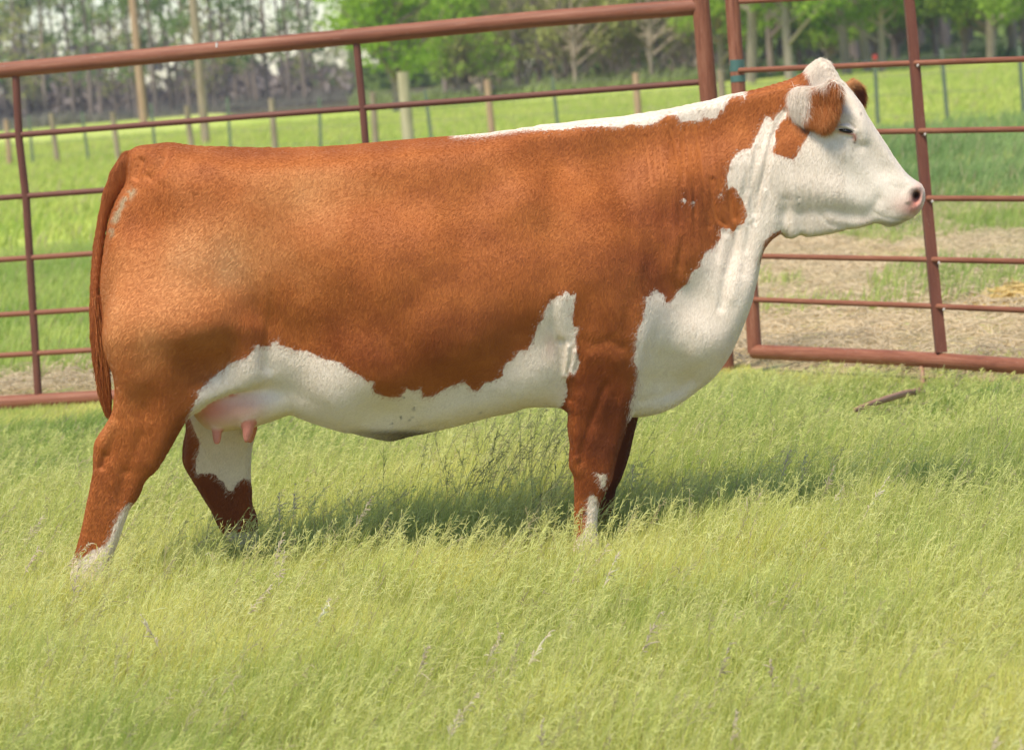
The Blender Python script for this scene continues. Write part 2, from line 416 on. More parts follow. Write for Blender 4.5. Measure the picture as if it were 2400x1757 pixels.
tag(fence, 'far post-and-wire fence crossing the pasture behind the cow', 'fence')
posts = [(-60, 'w'), (5, 'p'), (60, 't'), (118, 'w'), (190, 't'), (262, 'w'), (350, 't'), (437, 'w'), (528, 't'), (632, 'w'), (740, 't'), (868, 'w'), (1000, 't'), (1145, 'p'), (1300, 't'), (1490, 'p'), (1690, 'w'), (1870, 't'), (2052, 't'), (2215, 't'), (2395, 't')]
pp = []
for u, kd in posts:
    Y = YF(u); x = float(P(u, 200, Y)[0]); tilt = float(P(u, 100, Y)[0]-P(u, 300, Y)[0])*0
    pp.append((x, Y)); j = random.uniform(-.03, .03)
    h = random.uniform(1.06, 1.2)
    if kd == 't':
        MB().box((x+j*.5, Y, h/2), (.028, 0, 0), (0, .012, 0), (j, 0, h/2)).box((x+j*.5, Y+.025, h/2), (.008, 0, 0), (0, .025, 0), (j, 0, h/2)).build('steel_post', TP, fence, smooth=False)
        if u == 2052: MB().box((x+j*1.5, Y, h-.03), (.032, 0, 0), (0, .03, 0), (0, 0, .04)).build('post_cap', REDP, fence, smooth=False)
    else: MB().tube([(x, Y, 0), (x+j, Y, h*.6), (x+j*1.5, Y, h)], [.062, .058, .054], 12).build('wooden_post', WOOD if kd == 'w' else TANW, fence)
x = float(P(955, 300, 50)[0]); MB().tube([(x, 50, 0), (x, 50, 1.42)], [.105, .095], 16).build('corner_post', PALE, fence)
for hz in (.25, .55, .82, 1.05):
    pts = []
    for i in range(len(pp)-1):
        for t in (0, .5): pts.append((pp[i][0]*(1-t)+pp[i+1][0]*t, pp[i][1]*(1-t)+pp[i+1][1]*t-.04, hz-(.02 if t else 0)))
    MB().tube(pts, .0035, 5).build('wire', WIREM, fence)

for (u, Y, r0, r1, lab, mt) in ((341, 118, .165, .15, 'tall tan pole rising past the top rail, nearer the left edge', TANW), (482, 72, .105, .095, 'tall grey-brown pole second from the left, standing in the pasture', WOOD)):
    x = float(P(u-4, 280, Y)[0]); hgt = 9 if Y > 100 else 7
    o = MB().tube([(x, Y, 0), (x, Y, hgt*.5), (x, Y, hgt)], [r0, (r0+r1)/2, r1], 16).build('pole', mt); tag(o, lab, 'pole', 'tall poles')

# ------------------------------------------------------------------ trees
def leaf_mat(name, c0, c1, c2):
    m = NT(name); oi = m.n('ShaderNodeObjectInfo').outputs['Random']; f = m.noise(1.1, 4, .7)
    c = m.ramp(m.math('ADD', m.math('MULTIPLY', f, .8), m.math('MULTIPLY', oi, .2)), [(.35, c0), (.55, c1), (.75, c2)])
    d = m.n('ShaderNodeBsdfDiffuse'); t = m.n('ShaderNodeBsdfTranslucent'); m.l(c, d.inputs[0]); m.l(c, t.inputs[0])
    x = m.n('ShaderNodeMixShader'); x.inputs[0].default_value = .4; m.l(d.outputs[0], x.inputs[1]); m.l(t.outputs[0], x.inputs[2]); m.l(x.outputs[0], m.out.inputs[0]); return m.m
L_SAGE = leaf_mat('sage_leaves', (.16, .25, .08), (.27, .38, .13), (.36, .48, .18))
L_LIME = leaf_mat('lime_leaves', (.20, .34, .04), (.33, .50, .06), (.45, .60, .10))
L_DARK = leaf_mat('green_leaves', (.14, .24, .035), (.32, .47, .07), (.50, .62, .13))
L_OLIVE = leaf_mat('olive_leaves', (.32, .33, .11), (.46, .47, .15), (.56, .60, .18))
BARK_G = wood('grey_brown_bark', (.18, .14, .11), (.36, .28, .23)); BARK_P = wood('pale_bark', (.20, .16, .12), (.38, .31, .24)); TWIG = wood('tan_twigs', (.40, .31, .22), (.66, .52, .38))

def leaves_mesh(name, cl, n, size, mat, parent, seed):
    """cl: clumps (x, y, z, radius); small leaf quads scattered in them"""
    r = np.random.default_rng(seed); cl = np.array(cl); wts = cl[:, 3]**2; k = r.choice(len(cl), n, p=wts/wts.sum())
    d = r.normal(0, 1, (n, 3)); d /= np.linalg.norm(d, axis=1)[:, None]; rr = r.random(n)**.45
    c = cl[k, :3]+d*(cl[k, 3]*rr)[:, None]*np.array([1, 1, .75])
    a = r.normal(0, 1, (n, 3)); a /= np.linalg.norm(a, axis=1)[:, None]; b = np.cross(a, r.normal(0, 1, (n, 3))); b /= np.linalg.norm(b, axis=1)[:, None]
    sz = size*r.uniform(.5, 1.4, n)[:, None]; a *= sz; b *= sz*.6
    V = np.stack([c-a, c+b, c+a, c-b], 1).reshape(-1, 3)
    return mesh_obj(name, V, np.arange(4*n).reshape(-1, 4), mat, parent, smooth=False)

def tree(name, kind, seed):
    """a tree at the origin: trunk with limbs, crown of leaf clumps"""
    r = random.Random(seed); root = empty(name); mb = MB(); tips = []
    H, rt, lean, nl, bark, leaf, nleaf, ls, z0, spread, cr = kind
    pts = []; x = y = 0
    for i in range(7):
        t = i/6; pts.append((x, y, H*t*.92)); x += lean*H/6+r.uniform(-.05, .05)*H*.12; y += r.uniform(-.05, .05)*H*.1
    mb.tube(pts, [rt*(1-.8*i/6) for i in range(7)], 9)
    for i in range(nl):
        t = r.uniform(z0, .95); f = t*6; k = min(int(f), 5); a = Vector(pts[k]).lerp(Vector(pts[k+1]), f-k)
        an = r.uniform(0, 6.28); L = spread*r.uniform(.5, 1.1)*(1.15-t*.6); up = r.uniform(.25, .8)
        p = [a]; d = Vector((math.cos(an), math.sin(an), up)).normalized()
        for q in range(3): d = (d+Vector((r.uniform(-.3, .3), r.uniform(-.3, .3), r.uniform(-.05, .3)))).normalized(); p.append(p[-1]+d*L/3)
        r0 = rt*(1-.8*t)*.55; mb.tube(p, [r0, r0*.7, r0*.45, r0*.15], 6); tips.append((*p[-1], cr*r.uniform(.6, 1.2))); tips.append((*p[2], cr*r.uniform(.5, 1.0)))
        for q in range(3):
            d2 = (d+Vector((r.uniform(-1, 1), r.uniform(-1, 1), r.uniform(-.4, .8)))).normalized(); s0 = p[r.choice((1, 2))]
            mb.tube([s0, s0+d2*L*.25, s0+d2*L*.5+Vector((0, 0, .1))], [r0*.3, r0*.2, .008], 5)
            tips.append((*(s0+d2*L*.5), cr*r.uniform(.35, .8)))
    mb.build('trunk', bark, root); leaves_mesh('crown', tips, nleaf, ls, leaf, root, seed)
    return root
def copy_tree(o, loc, rz, sc):
    c = o.copy(); COL.objects.link(c); c.location = loc; c.rotation_euler = (0, 0, rz); c.scale = (sc, sc, sc*random.uniform(.9, 1.15))
    for ch in o.children: d = ch.copy(); COL.objects.link(d); d.parent = c; d.matrix_parent_inverse = ch.matrix_parent_inverse
    return c
# kind: height, trunk radius, lean, limbs, bark, leaf, leaves, leaf size, first limb, spread, clump radius
K_THIN = (13, .13, .0, 15, BARK_G, L_SAGE, 800, .13, .12, 2.2, .75)
K_BARE = (11, .12, .02, 30, BARK_G, L_OLIVE, 700, .10, .05, 1.9, .6)
K_LIME = (9, .22, .0, 40, BARK_G, L_LIME, 9000, .11, .08, 3.2, .95)
K_FULL = (12, .28, .0, 44, BARK_G, L_DARK, 8500, .14, .10, 3.8, 1.0)
K_SCRUB = (6.5, .08, .09, 46, TWIG, L_OLIVE, 2200, .09, .02, 2.4, .55)
K_TRUNKY = (13, .21, .05, 26, BARK_P, L_DARK, 5200, .14, .12, 3.4, 1.0)
protos = {}
for nm, kd, base in (('thin_tree', K_THIN, 100), ('bare_tree', K_BARE, 200), ('lime_tree', K_LIME, 300), ('leafy_tree', K_FULL, 400), ('scrub_tree', K_SCRUB, 500), ('pale_trunk_tree', K_TRUNKY, 600)):
    protos[nm] = [(nm, kd, base+i) for i in range(2 if nm == 'lime_tree' else 3)]
made = {}; count = {}
def put(nm, u, Y, sc=1.0, label=None, group=None, rz=None, cat='tree'):
    i = count.get(nm, 0); count[nm] = i+1; ps = protos[nm]; key = ps[i % len(ps)]
    x = float(P(u, 250, Y)[0]); rz = random.uniform(0, 6.28) if rz is None else rz
    if key not in made:
        o = tree(*key); made[key] = o; o.location = (x, Y, 0); o.rotation_euler = (0, 0, rz); o.scale = (sc, sc, sc)
    else: o = copy_tree(made[key], (x, Y, 0), rz, sc)
    return tag(o, label, cat, group)
G1 = 'thin trees of the hazy left wood'; G3 = 'leafy trees of the right wood'; G2_ = 'scrubby trees of the middle'
for i in range(38):
    u = -120+i*26+random.uniform(-9, 9); put('thin_tree' if i % 3 else 'bare_tree', u, random.uniform(150, 178) if not 745 < u < 850 else 172, random.uniform(.85, 1.1) if not 745 < u < 850 else .32, 'thin grey-trunked tree with sparse sage leaves in the hazy left wood', G1)
for i in range(5):
    u = -100+i*150+random.uniform(-20, 20); put('bare_tree', u, random.uniform(180, 200), random.uniform(.9, 1.1), 'thin grey-trunked tree with sparse sage leaves in the hazy left wood', G1)
put('lime_tree', 935, 104, .95, 'lime green bushy tree left of centre, at the end of the hazy wood', None, 1.0)
put('lime_tree', 1080, 116, .62, 'second bright green bush, just right of the lime green tree', None, 2.0)
for i in range(22):
    u = 1040+i*29+random.uniform(-10, 10); put('scrub_tree' if i % 2 else 'bare_tree', u, random.uniform(116, 136), random.uniform(.85, 1.3), 'tan-twigged scrubby tree in the middle of the treeline', G2_)
for i in range(26):
    u = 1180+i*52+random.uniform(-18, 18); put('leafy_tree', u, random.uniform(134, 160), random.uniform(.85, 1.15), 'full green tree at the back of the right wood', G3)
put('pale_trunk_tree', 1765, 100, .9, 'leaning grey trunk above the taped gate post', None, 0.0)
put('pale_trunk_tree', 1856, 98, .75, 'straight pale trunk left of the cow head', None, 1.6)
put('pale_trunk_tree', 1990, 104, .85, 'pale trunk just right above the cow poll', None, 2.3)
put('pale_trunk_tree', 2040, 107, .75, 'pale trunk left of the flat gate upright', None, 3.9)
put('pale_trunk_tree', 2075, 101, .6, 'short whitish trunk nearest the flat gate upright', None, 5.2)
put('pale_trunk_tree', 2330, 108, .8, 'pale trunk in the wood near the right edge', None, .7)
for i in range(13):
    u = 1690+i*62+random.uniform(-25, 25); put('leafy_tree', u, random.uniform(109, 124), random.uniform(.38, .65), 'smaller leafy tree at the front of the right wood', 'front trees of the right wood')
# the rest of the wood farther back, one mass
n = 52000; uu = rng.uniform(-250, 2650, n); yy = rng.uniform(196, 214, n); left = uu < 830
zz = np.where(left, rng.random(n)**1.7*6.5, rng.random(n)*11); q = P(uu, np.full(n, 250.), yy)
keep = (vnoise(q[:, 0]*.5, zz*.5, None, 81)*.6+vnoise(q[:, 0]*1.6, zz*1.3, None, 82)*.4) > np.where(left, .33+np.maximum(zz-1.2, 0)*np.where((uu > 730) & (uu < 850), .4, .12), .25); q, zz, yy, left = q[keep], zz[keep], yy[keep], left[keep]; n = len(zz)
c_ = np.stack([q[:, 0], yy, zz], 1); a = rng.normal(0, .22, (n, 3)); b = rng.normal(0, .22, (n, 3))
V = np.stack([c_-a, c_+b, c_+a, c_-b], 1).reshape(-1, 3)
far_l = leaf_mat('far_grey_twigs', (.26, .22, .20), (.40, .34, .31), (.38, .44, .25)); far_r = leaf_mat('far_green_leaves', (.10, .16, .04), (.20, .29, .07), (.30, .41, .11))
for mk, mt_, nm in ((left, far_l, 'far_grey_wood'), (~left, far_r, 'far_green_wood')):
    Vk = V.reshape(-1, 4, 3)[mk].reshape(-1, 3); tag(mesh_obj(nm, Vk, np.arange(len(Vk)).reshape(-1, 4), mt_, None, smooth=False), kind='stuff')
# undergrowth along the edge of the wood
n = 26000; uu = rng.uniform(-150, 2550, n); yy = rng.uniform(110, 150, n)+np.where(uu < 820, 34, 0); q = P(uu, np.full(n, 250.), yy)
hh = rng.uniform(.1, .75, n)*(.1+.9*vnoise(q[:, 0]*.5, yy*.2, None, 71)**1.5); x, y = q[:, 0], yy
pos, r = blades(x, y, hh*1.3, np.full(n, .07), None, k=4, lean=.5)
right = (uu > 1650)[:, None]; c = np.where(right, np.array([.15, .22, .06]), np.where((uu < 820)[:, None], np.array([.22, .19, .16]), np.array([.30, .36, .10])))*rng.uniform(.6, 1.3, n)[:, None]
tag(hair_obj('undergrowth', pos, r, GRASSM, None, {'hcol': c}), kind='stuff')

# ------------------------------------------------------------------ air
m = NT('haze_air'); m.t.nodes.remove(m.b); v = m.n('ShaderNodeVolumePrincipled')
v.inputs['Density'].default_value = HAZE; v.inputs['Color'].default_value = (.93, .95, 1.0, 1); v.inputs['Anisotropy'].default_value = .2
m.l(v.outputs[0], m.out.inputs['Volume'])
hz = MB().box((0, 190, 9), (205, 0, 0), (0, 235, 0), (0, 0, 10.5)).build('haze', m.m, smooth=False); tag(hz, kind='stuff')

# ------------------------------------------------------------------ the cow
def spline(pts, step=8.0, closed=True):
    """Catmull-Rom through the points"""
    p = np.array(pts, float); n = len(p); out = []
    rng_ = range(n) if closed else range(n-1)
    for i in rng_:
        if closed: a, b, c, d = p[i-1], p[i], p[(i+1) % n], p[(i+2) % n]
        else: a, b, c, d = p[max(i-1, 0)], p[i], p[i+1], p[min(i+2, n-1)]
        m = max(1, int(np.linalg.norm(c-b)/step)); t = np.linspace(0, 1, m, endpoint=False)[:, None]
        out.append(.5*((2*b)+(c-a)*t+(2*a-5*b+4*c-d)*t*t+(3*b-a-3*c+d)*t**3))
    out = np.concatenate(out)
    if not closed: out = np.vstack([out, p[-1:]])
    return out

def poly_sd(X, Z, poly):
    """signed distance, positive inside"""
    d2 = np.full(X.shape, 1e9); ins = np.zeros(X.shape, bool)
    for i in range(len(poly)):
        ax, az = poly[i-1]; bx, bz = poly[i]
        ex, ez = bx-ax, bz-az; L = ex*ex+ez*ez+1e-12
        t = np.clip(((X-ax)*ex+(Z-az)*ez)/L, 0, 1)
        d2 = np.minimum(d2, (X-ax-t*ex)**2+(Z-az-t*ez)**2)
        if az != bz:
            c = ((az > Z) != (bz > Z)) & (X < (bx-ax)*(Z-az)/(bz-az)+ax)
            ins ^= c
    d = np.sqrt(d2); return np.where(ins, d, -d)

def line_d(X, Z, pts):
    d2 = np.full(X.shape, 1e9)
    for i in range(1, len(pts)):
        ax, az = pts[i-1]; bx, bz = pts[i]; ex, ez = bx-ax, bz-az
        t = np.clip(((X-ax)*ex+(Z-az)*ez)/(ex*ex+ez*ez+1e-12), 0, 1)
        d2 = np.minimum(d2, (X-ax-t*ex)**2+(Z-az-t*ez)**2)
    return np.sqrt(d2)

def gblur(A, s):
    r = int(3*s)+1; k = np.exp(-np.arange(-r, r+1)**2/(2*s*s)); k /= k.sum()
    for ax in (0, 1):
        B = np.zeros_like(A)
        Pd = np.pad(A, [(r, r) if a == ax else (0, 0) for a in (0, 1)], mode='edge')
        for i, q in enumerate(k):
            B += q*(Pd[i:i+A.shape[0], :] if ax == 0 else Pd[:, i:i+A.shape[1]])
        A = B
    return A

def poisson(mask, c, h):
    def jac(u, m, f, it):
        for _ in range(it):
            v = np.zeros_like(u)
            v[1:-1, 1:-1] = .25*(u[2:, 1:-1]+u[:-2, 1:-1]+u[1:-1, 2:]+u[1:-1, :-2]+f)
            u = np.where(m, v, 0)
        return u
    u = None
    for lv, it in ((8, 400), (4, 500), (2, 300), (1, 160)):
        m = mask[::lv, ::lv]; m = m.copy(); m[0] = m[-1] = False; m[:, 0] = m[:, -1] = False
        if u is None: u = np.zeros(m.shape)
        else:
            u = np.repeat(np.repeat(u, 2, 0), 2, 1)
            u = np.pad(u, ((0, max(0, m.shape[0]-u.shape[0])), (0, max(0, m.shape[1]-u.shape[1]))), mode='edge')[:m.shape[0], :m.shape[1]]
        u = jac(u, m, c*(h*lv)**2, it)
    return u

Y0 = 9.0
G2 = 0.004                                       # 2-D working grid
GX = np.arange(-1.36, 1.36, G2); GZ = np.arange(-0.04, 1.72, G2)
XX, ZZ = np.meshgrid(GX, GZ, indexing='ij')

def wfield(ctrl, Y, sig=.13):
    """smooth half-width field from control points (u, v, w)"""
    if np.isscalar(ctrl): return np.full(XX.shape, float(ctrl))
    c = np.array(ctrl, float); q = P(c[:, 0], c[:, 1], head_Y(c[:, 0]) if Y == Y0 else Y)
    num = np.zeros(XX.shape); den = np.zeros(XX.shape)
    for (x, _, z), wd in zip(q, c[:, 2]):
        g = 1.0/(((XX-x)**2+(ZZ-z)**2)/sig**2+.05)**2
        num += g*wd; den += g
    return gblur(num/den, 8)

class Part:
    def __init__(s, name, poly, Y, W, yc=None, c=2.6, n=3.0, k=.05, R0=.05, step=8):
        s.name = name; s.k = k; s.Y = Y
        us, vs = spline(poly, step).T; s.Y = Y = Y if np.isscalar(Y) else Y(us)
        q = P(us, vs, Y); pw = q[:, [0, 2]]
        lo = pw.min(0)-.10; hi = pw.max(0)+.10
        i0, i1 = np.searchsorted(GX, [lo[0], hi[0]]); k0, k1 = np.searchsorted(GZ, [lo[1], hi[1]])
        s.sl = (slice(i0, i1), slice(k0, k1)); X, Z = XX[s.sl], ZZ[s.sl]
        D = poly_sd(X, Z, pw)
        m = D > 0
        h = poisson(m, c, G2)
        ok = (D > 2.2*G2).astype(float)
        ratio = gblur(np.where(ok > 0, h/np.maximum(D, G2), 0), 3)/np.maximum(gblur(ok, 3), 1e-4)
        Y = Y0 if not np.isscalar(Y) else Y
        t = smoothstep(D, 1.5*G2, 5*G2)
        H = np.where(m, (1-t)*D*ratio+t*h, 0)
        sq = np.sqrt(np.maximum(H, 0)); Wf = wfield(W, Y)[s.sl]
        T = sq*Wf/np.maximum((sq**n+Wf**n)**(1/n), 1e-6)
        H = np.where(m, T*T, -(2*R0*(-D)+D*D))
        s.H = H.astype(np.float32)
        gx, gz = np.gradient(s.H, G2); s.G = gblur(np.minimum(gx*gx+gz*gz, .6), 1.0).astype(np.float32)
        s.x0, s.z0 = GX[i0], GZ[k0]; s.x1, s.z1 = GX[i1-1], GZ[k1-1]
        s.yc = (np.full(X.shape, Y) if yc is None else yc(X, Z)).astype(np.float32)
    def sink(s, z):
        """the limb's upper end slides under the trunk's skin"""
        if s.name == 'hind_near': return (.16*smoothstep(z, ZV(745), ZV(490)))[None, None, :].astype(np.float32)
        if s.name == 'fore_near': return (.14*smoothstep(z, ZV(840), ZV(590)))[None, None, :].astype(np.float32)
        return 0
    def samp(s, A, x, z):
        fx = np.clip((x-s.x0)/G2, 0, A.shape[0]-1.001); fz = np.clip((z-s.z0)/G2, 0, A.shape[1]-1.001)
        i = fx.astype(int); j = fz.astype(int); a = (fx-i)[:, None]; b = (fz-j)[None, :]
        I, J = np.ix_(i, j)
        return (A[I, J]*(1-a)*(1-b)+A[I+1, J]*a*(1-b)+A[I, J+1]*(1-a)*b+A[I+1, J+1]*a*b).astype(np.float32)
    def eval(s, x, y, z):
        H = s.samp(s.H, x, z)[:, None, :]; G = s.samp(s.G, x, z)[:, None, :]; yc = s.samp(s.yc, x, z)[:, None, :]
        dy = y[None, :, None]-yc; dy *= dy
        return (dy-H)/(np.sqrt(dy+G*.25+1e-5)+np.sqrt(np.maximum(H, 0)+G*.25+1e-5))

def ZV(v): return float(P(800, v, Y0)[2])
def X_of(u, Y=Y0): return P(u, 400.0, Y)[0]
def head_Y(u): return Y0-.24*smoothstep(u, 1480, 2350)
def head_yc(X, Z):                               # neck bends, head turned a little to the camera
    t = smoothstep(X, X_of(1480), X_of(2350))
    return Y0-.24*t

TORSO = [(300,372),(309,352),(327,342),(363,338),(400,335),(427,339),(472,344),(540,347),(600,348),(700,347),(800,343),(880,337),(959,329),
 (1040,322),(1119,316),(1199,306),(1278,294),(1358,285),(1418,279),(1478,272),(1545,261),(1591,252),(1627,244),(1663,237),(1700,226),(1750,216),
 (1801,203),(1832,194),(1862,184),(1887,169),(1896,157),(1906,148),(1918,140),(1929,138),(1940,144),(1953,162),(1963,180),(1978,197),(1998,218),(2018,244),(2031,270),
 (2050,300),(2074,336),(2090,361),(2106,384),(2128,410),(2146,423),(2160,431),(2167,444),(2168,464),(2160,487),(2141,508),(2122,518),(2104,527),(2083,532),
 (2065,525),(2048,524),(2019,533),(1983,538),(1945,546),(1915,551),(1893,553),(1877,549),(1860,556),(1845,557),(1832,549),(1813,556),(1795,574),(1782,603),(1774,645),
 (1762,700),(1749,740),(1727,792),(1704,839),(1672,882),(1633,914),(1593,943),(1554,962),(1515,971),(1475,973),(1420,968),(1335,952),(1245,948),
 (1200,961),(1145,974),(1090,988),(1054,998),(1009,1008),(963,1018),(916,1030),(863,1020),(831,1012),(790,1004),(727,984),(683,966),(640,960),
 (580,958),(500,950),(420,940),(350,930),(300,900),(268,862),(254,815),(243,760),(239,700),(240,650),(245,600),(252,550),(262,505),(280,462),(298,430),(302,400)]
TW = [(300,370,.08),(330,350,.10),(290,500,.15),(400,345,.16),(420,420,.24),(560,400,.27),(640,420,.285),(350,650,.285),(300,600,.22),(430,720,.335),(500,690,.33),(560,600,.29),(450,800,.31),(300,850,.17),(600,780,.27),(660,800,.27),
 (700,640,.30),(800,600,.345),(950,620,.37),(1050,750,.375),(900,850,.35),(800,900,.30),(760,400,.27),(950,400,.26),(1150,400,.25),(1300,330,.15),(1220,480,.31),
 (1250,650,.34),(1400,620,.325),(1440,700,.325),(1450,800,.29),(1250,850,.29),(1600,800,.20),(1650,680,.17),(1550,450,.20),(1480,330,.12),(1560,600,.22),(1700,400,.135),(1650,300,.085),
 (1740,560,.12),(1780,470,.115),(1800,260,.085),(1830,380,.12),(1905,190,.065),(1930,170,.06),(1960,240,.10),(1880,430,.112),(1985,310,.110),(1930,450,.108),
 (2000,460,.085),(2050,420,.072),(2050,340,.085),(2120,440,.075),(2110,480,.078),(2060,500,.068),(1900,530,.075),(2000,520,.06),(1500,900,.16),(1600,900,.10),(1350,920,.22),
 (900,990,.20),(1100,950,.28),(700,940,.22),(600,930,.2),(500,900,.2),(400,900,.16)]

HIND_N = [(330,480),(430,430),(540,450),(600,540),(625,640),(626,730),(624,800),(622,850),(640,884),(600,905),(582,911),(545,919),(509,933),(487,944),(460,964),(443,977),
 (425,1002),(394,1057),(370,1096),(343,1124),(327,1159),(307,1187),(295,1218),(281,1257),(268,1293),(257,1325),(252,1352),(262,1385),(268,1440),(262,1475),(225,1477),
 (170,1474),(172,1440),(178,1400),(168,1362),(172,1325),(184,1275),(197,1222),(209,1163),(220,1104),(222,1065),(228,1030),(254,988),(266,960),(272,915),(268,880),(256,845),(244,800),(236,745),(234,691),
 (241,620),(248,570),(258,515),(285,485)]
HIND_NW = [(330,500,.07),(430,470,.06),(540,500,.05),(600,580,.06),(500,580,.10),(350,620,.15),(420,720,.185),(500,720,.18),(580,740,.15),(600,820,.10),(520,900,.075),(350,850,.14),(330,960,.085),(300,1040,.062),(250,1080,.045),
 (280,1150,.042),(230,1250,.038),(220,1330,.045),(215,1380,.045),(215,1450,.055)]
HIND_F = [(470,880),(560,860),(620,900),(600,960),(596,1015),(588,1059),(586,1113),(588,1146),(590,1179),(600,1211),(606,1260),(610,1310),(625,1345),(640,1380),
 (600,1384),(560,1382),(568,1345),(562,1315),(548,1280),(524,1248),(512,1229),(498,1198),(482,1172),(464,1142),(442,1107),(430,1081),(430,1048),(437,1004),(436,976),(440,930)]
HIND_FW = [(520,920,.09),(500,1040,.07),(480,1100,.055),(540,1180,.045),(570,1260,.036),(590,1320,.045),(600,1370,.055)]
FORE_N = [(1345,480),(1440,440),(1520,520),(1545,620),(1535,720),(1515,790),(1502,850),(1496,910),(1485,950),(1474,974),(1467,1004),(1457,1036),(1446,1069),(1439,1100),(1432,1128),(1419,1152),
 (1404,1185),(1399,1225),(1402,1265),(1412,1295),(1408,1320),(1424,1350),(1430,1372),(1385,1376),(1342,1376),(1345,1350),(1352,1320),(1341,1292),(1347,1262),(1346,1225),(1347,1180),(1347,1140),(1344,1112),
 (1335,1089),(1337,1045),(1332,1002),(1333,950),(1330,910),(1322,880),(1318,840),(1325,760),(1335,640),(1330,560)]
FORE_NW = [(1400,500,.05),(1500,540,.05),(1360,560,.06),(1430,610,.10),(1420,720,.14),(1400,820,.115),(1410,900,.095),(1400,1000,.068),(1390,1100,.052),(1375,1200,.033),(1375,1260,.036),(1380,1300,.04),(1385,1360,.052)]
FORE_F = [(1420,860),(1500,860),(1505,930),(1494,975),(1484,1021),(1470,1079),(1456,1118),(1444,1142),(1438,1178),(1436,1220),(1440,1255),(1446,1280),(1456,1318),(1420,1320),(1385,1318),
 (1392,1290),(1388,1260),(1390,1220),(1388,1180),(1385,1140),(1378,1100),(1376,1040),(1380,960),(1390,900)]
FORE_FW = [(1440,900,.08),(1430,1000,.06),(1420,1100,.048),(1412,1200,.032),(1415,1300,.045)]
UDDER = [(440,900),(520,880),(620,885),(690,900),(700,950),(683,968),(660,978),(636,987),(600,998),(560,1004),(527,1009),(500,1007),(480,1001),(460,978),(445,945)]
TEAT1 = [(490,962),(526,962),(523,985),(521,1015),(519,1030),(514,1041),(505,1042),(499,1034),(496,1015),(494,985)]
TEAT2 = [(566,955),(602,955),(597,985),(594,1010),(588,1028),(581,1037),(573,1036),(569,1020),(568,990)]
TAIL = [(318,358),(300,352),(286,362),(272,382),(262,398),(252,424),(243,448),(235,484),(227,527),(222,572),(219,620),(219,700),(220,763),(223,800),(229,850),(240,870),(250,850),(246,800),(240,745),
 (237,691),(240,620),(244,572),(252,520),(264,488),(280,458),(299,432),(312,415),(322,395)]
EAR_N = [(1846,243),(1850,226),(1859,214),(1880,207),(1905,208),(1928,198),(1945,186),(1956,192),(1964,214),(1961,240),(1953,266),(1942,286),(1931,293),(1915,289),(1898,283),(1874,274),(1854,266)]
EAR_F = [(1925,245),(1935,215),(1960,204),(1981,197),(1994,190),(2006,186),(2018,194),(2030,206),(2035,222),(2036,240),(2029,254),(2019,249),(2003,238),(1985,250)]

def ear_n_yc(X, Z):
    t = (X-X_of(1850, 8.8))/(X_of(1970, 8.8)-X_of(1850, 8.8)); return 8.86-.13*t
def ear_f_yc(X, Z):
    t = (X-X_of(1975))/(X_of(2035)-X_of(1975)); return 8.98+.09*np.clip(t, -1.4, 1.2)
def tail_yc(X, Z):
    z0 = P(250, 600, Y0)[2]; return 8.99-.09*smoothstep(-Z, -P(0, 500, Y0)[2], -P(0, 800, Y0)[2])
def hn_yc(X, Z):
    return 8.80-.02*smoothstep(-Z, -.75, -.3)
TEAT1 = TEAT1; PARTS = [
 Part('torso', TORSO, head_Y, TW, yc=head_yc, c=4.2, n=3.2),
 Part('hind_near', HIND_N, 8.80, HIND_NW, yc=hn_yc, c=3.0, k=.045),
 Part('hind_far', HIND_F, 9.20, HIND_FW, c=3.0, k=.05),
 Part('fore_near', FORE_N, 8.82, FORE_NW, c=3.0, k=.06),
 Part('fore_far', FORE_F, 9.18, FORE_FW, c=3.0, k=.05),
 Part('udder', UDDER, 8.88, .20, c=5.5, k=.016),
 Part('teat', TEAT1, 8.82, .018, c=2.6, k=.012, step=3),
 Part('teat', TEAT2, 8.80, .023, c=2.6, k=.018, step=3),
 Part('teat', [(u+8, v+2) for u, v in TEAT2], 9.07, .017, c=2.6, k=.012, step=3),
 Part('tail', TAIL, 8.99, .026, yc=tail_yc, c=3, k=.006, step=4),
 Part('ear_near', EAR_N, 8.80, [(1858,240,.030),(1880,240,.030),(1920,245,.016),(1955,245,.010)], yc=ear_n_yc, c=3, k=.014, R0=.02, step=4),
 Part('ear_far', EAR_F, 9.02, [(1930,230,.022),(1965,225,.02),(2000,215,.012),(2030,230,.010)], yc=ear_f_yc, c=3, k=.01, R0=.02, step=4),
]
NAMES = ['torso', 'hind_near', 'hind_far', 'fore_near', 'fore_far', 'udder', 'teat', 'tail', 'ear_near', 'ear_far']

# 3-D grid, finer round the head
def axis(segs):
    o = [segs[0][0]]
    for a, b, h in segs:
        m = max(1, round((b-a)/h)); o += list(np.linspace(a, b, m+1)[1:])
    return np.array(o, np.float32)
xh = X_of(1770, 8.9); zh = P(1900, 565, 8.9)[2]
ax_x = axis([(-1.34, xh, .0052), (xh, 1.33, .0034)]); ax_y = axis([(8.52, 9.44, .0054)]); ax_z = axis([(-.012, zh, .0054), (zh, 1.68, .0036)])

def smin(a, b, k):
    h = np.maximum(k-np.abs(a-b), 0)/k; return np.minimum(a, b)-h*h*k*.25

def cow_field(x, y, z):
    F = PARTS[0].eval(x, y, z)
    for p in PARTS[1:]:
        i0 = np.searchsorted(x, p.x0); i1 = np.searchsorted(x, p.x1); k0 = np.searchsorted(z, p.z0); k1 = np.searchsorted(z, p.z1)
        if i1 <= i0 or k1 <= k0: continue
        F[i0:i1, :, k0:k1] = smin(F[i0:i1, :, k0:k1], p.eval(x[i0:i1], y, z[k0:k1])+p.sink(z[k0:k1]), p.k)
    return F

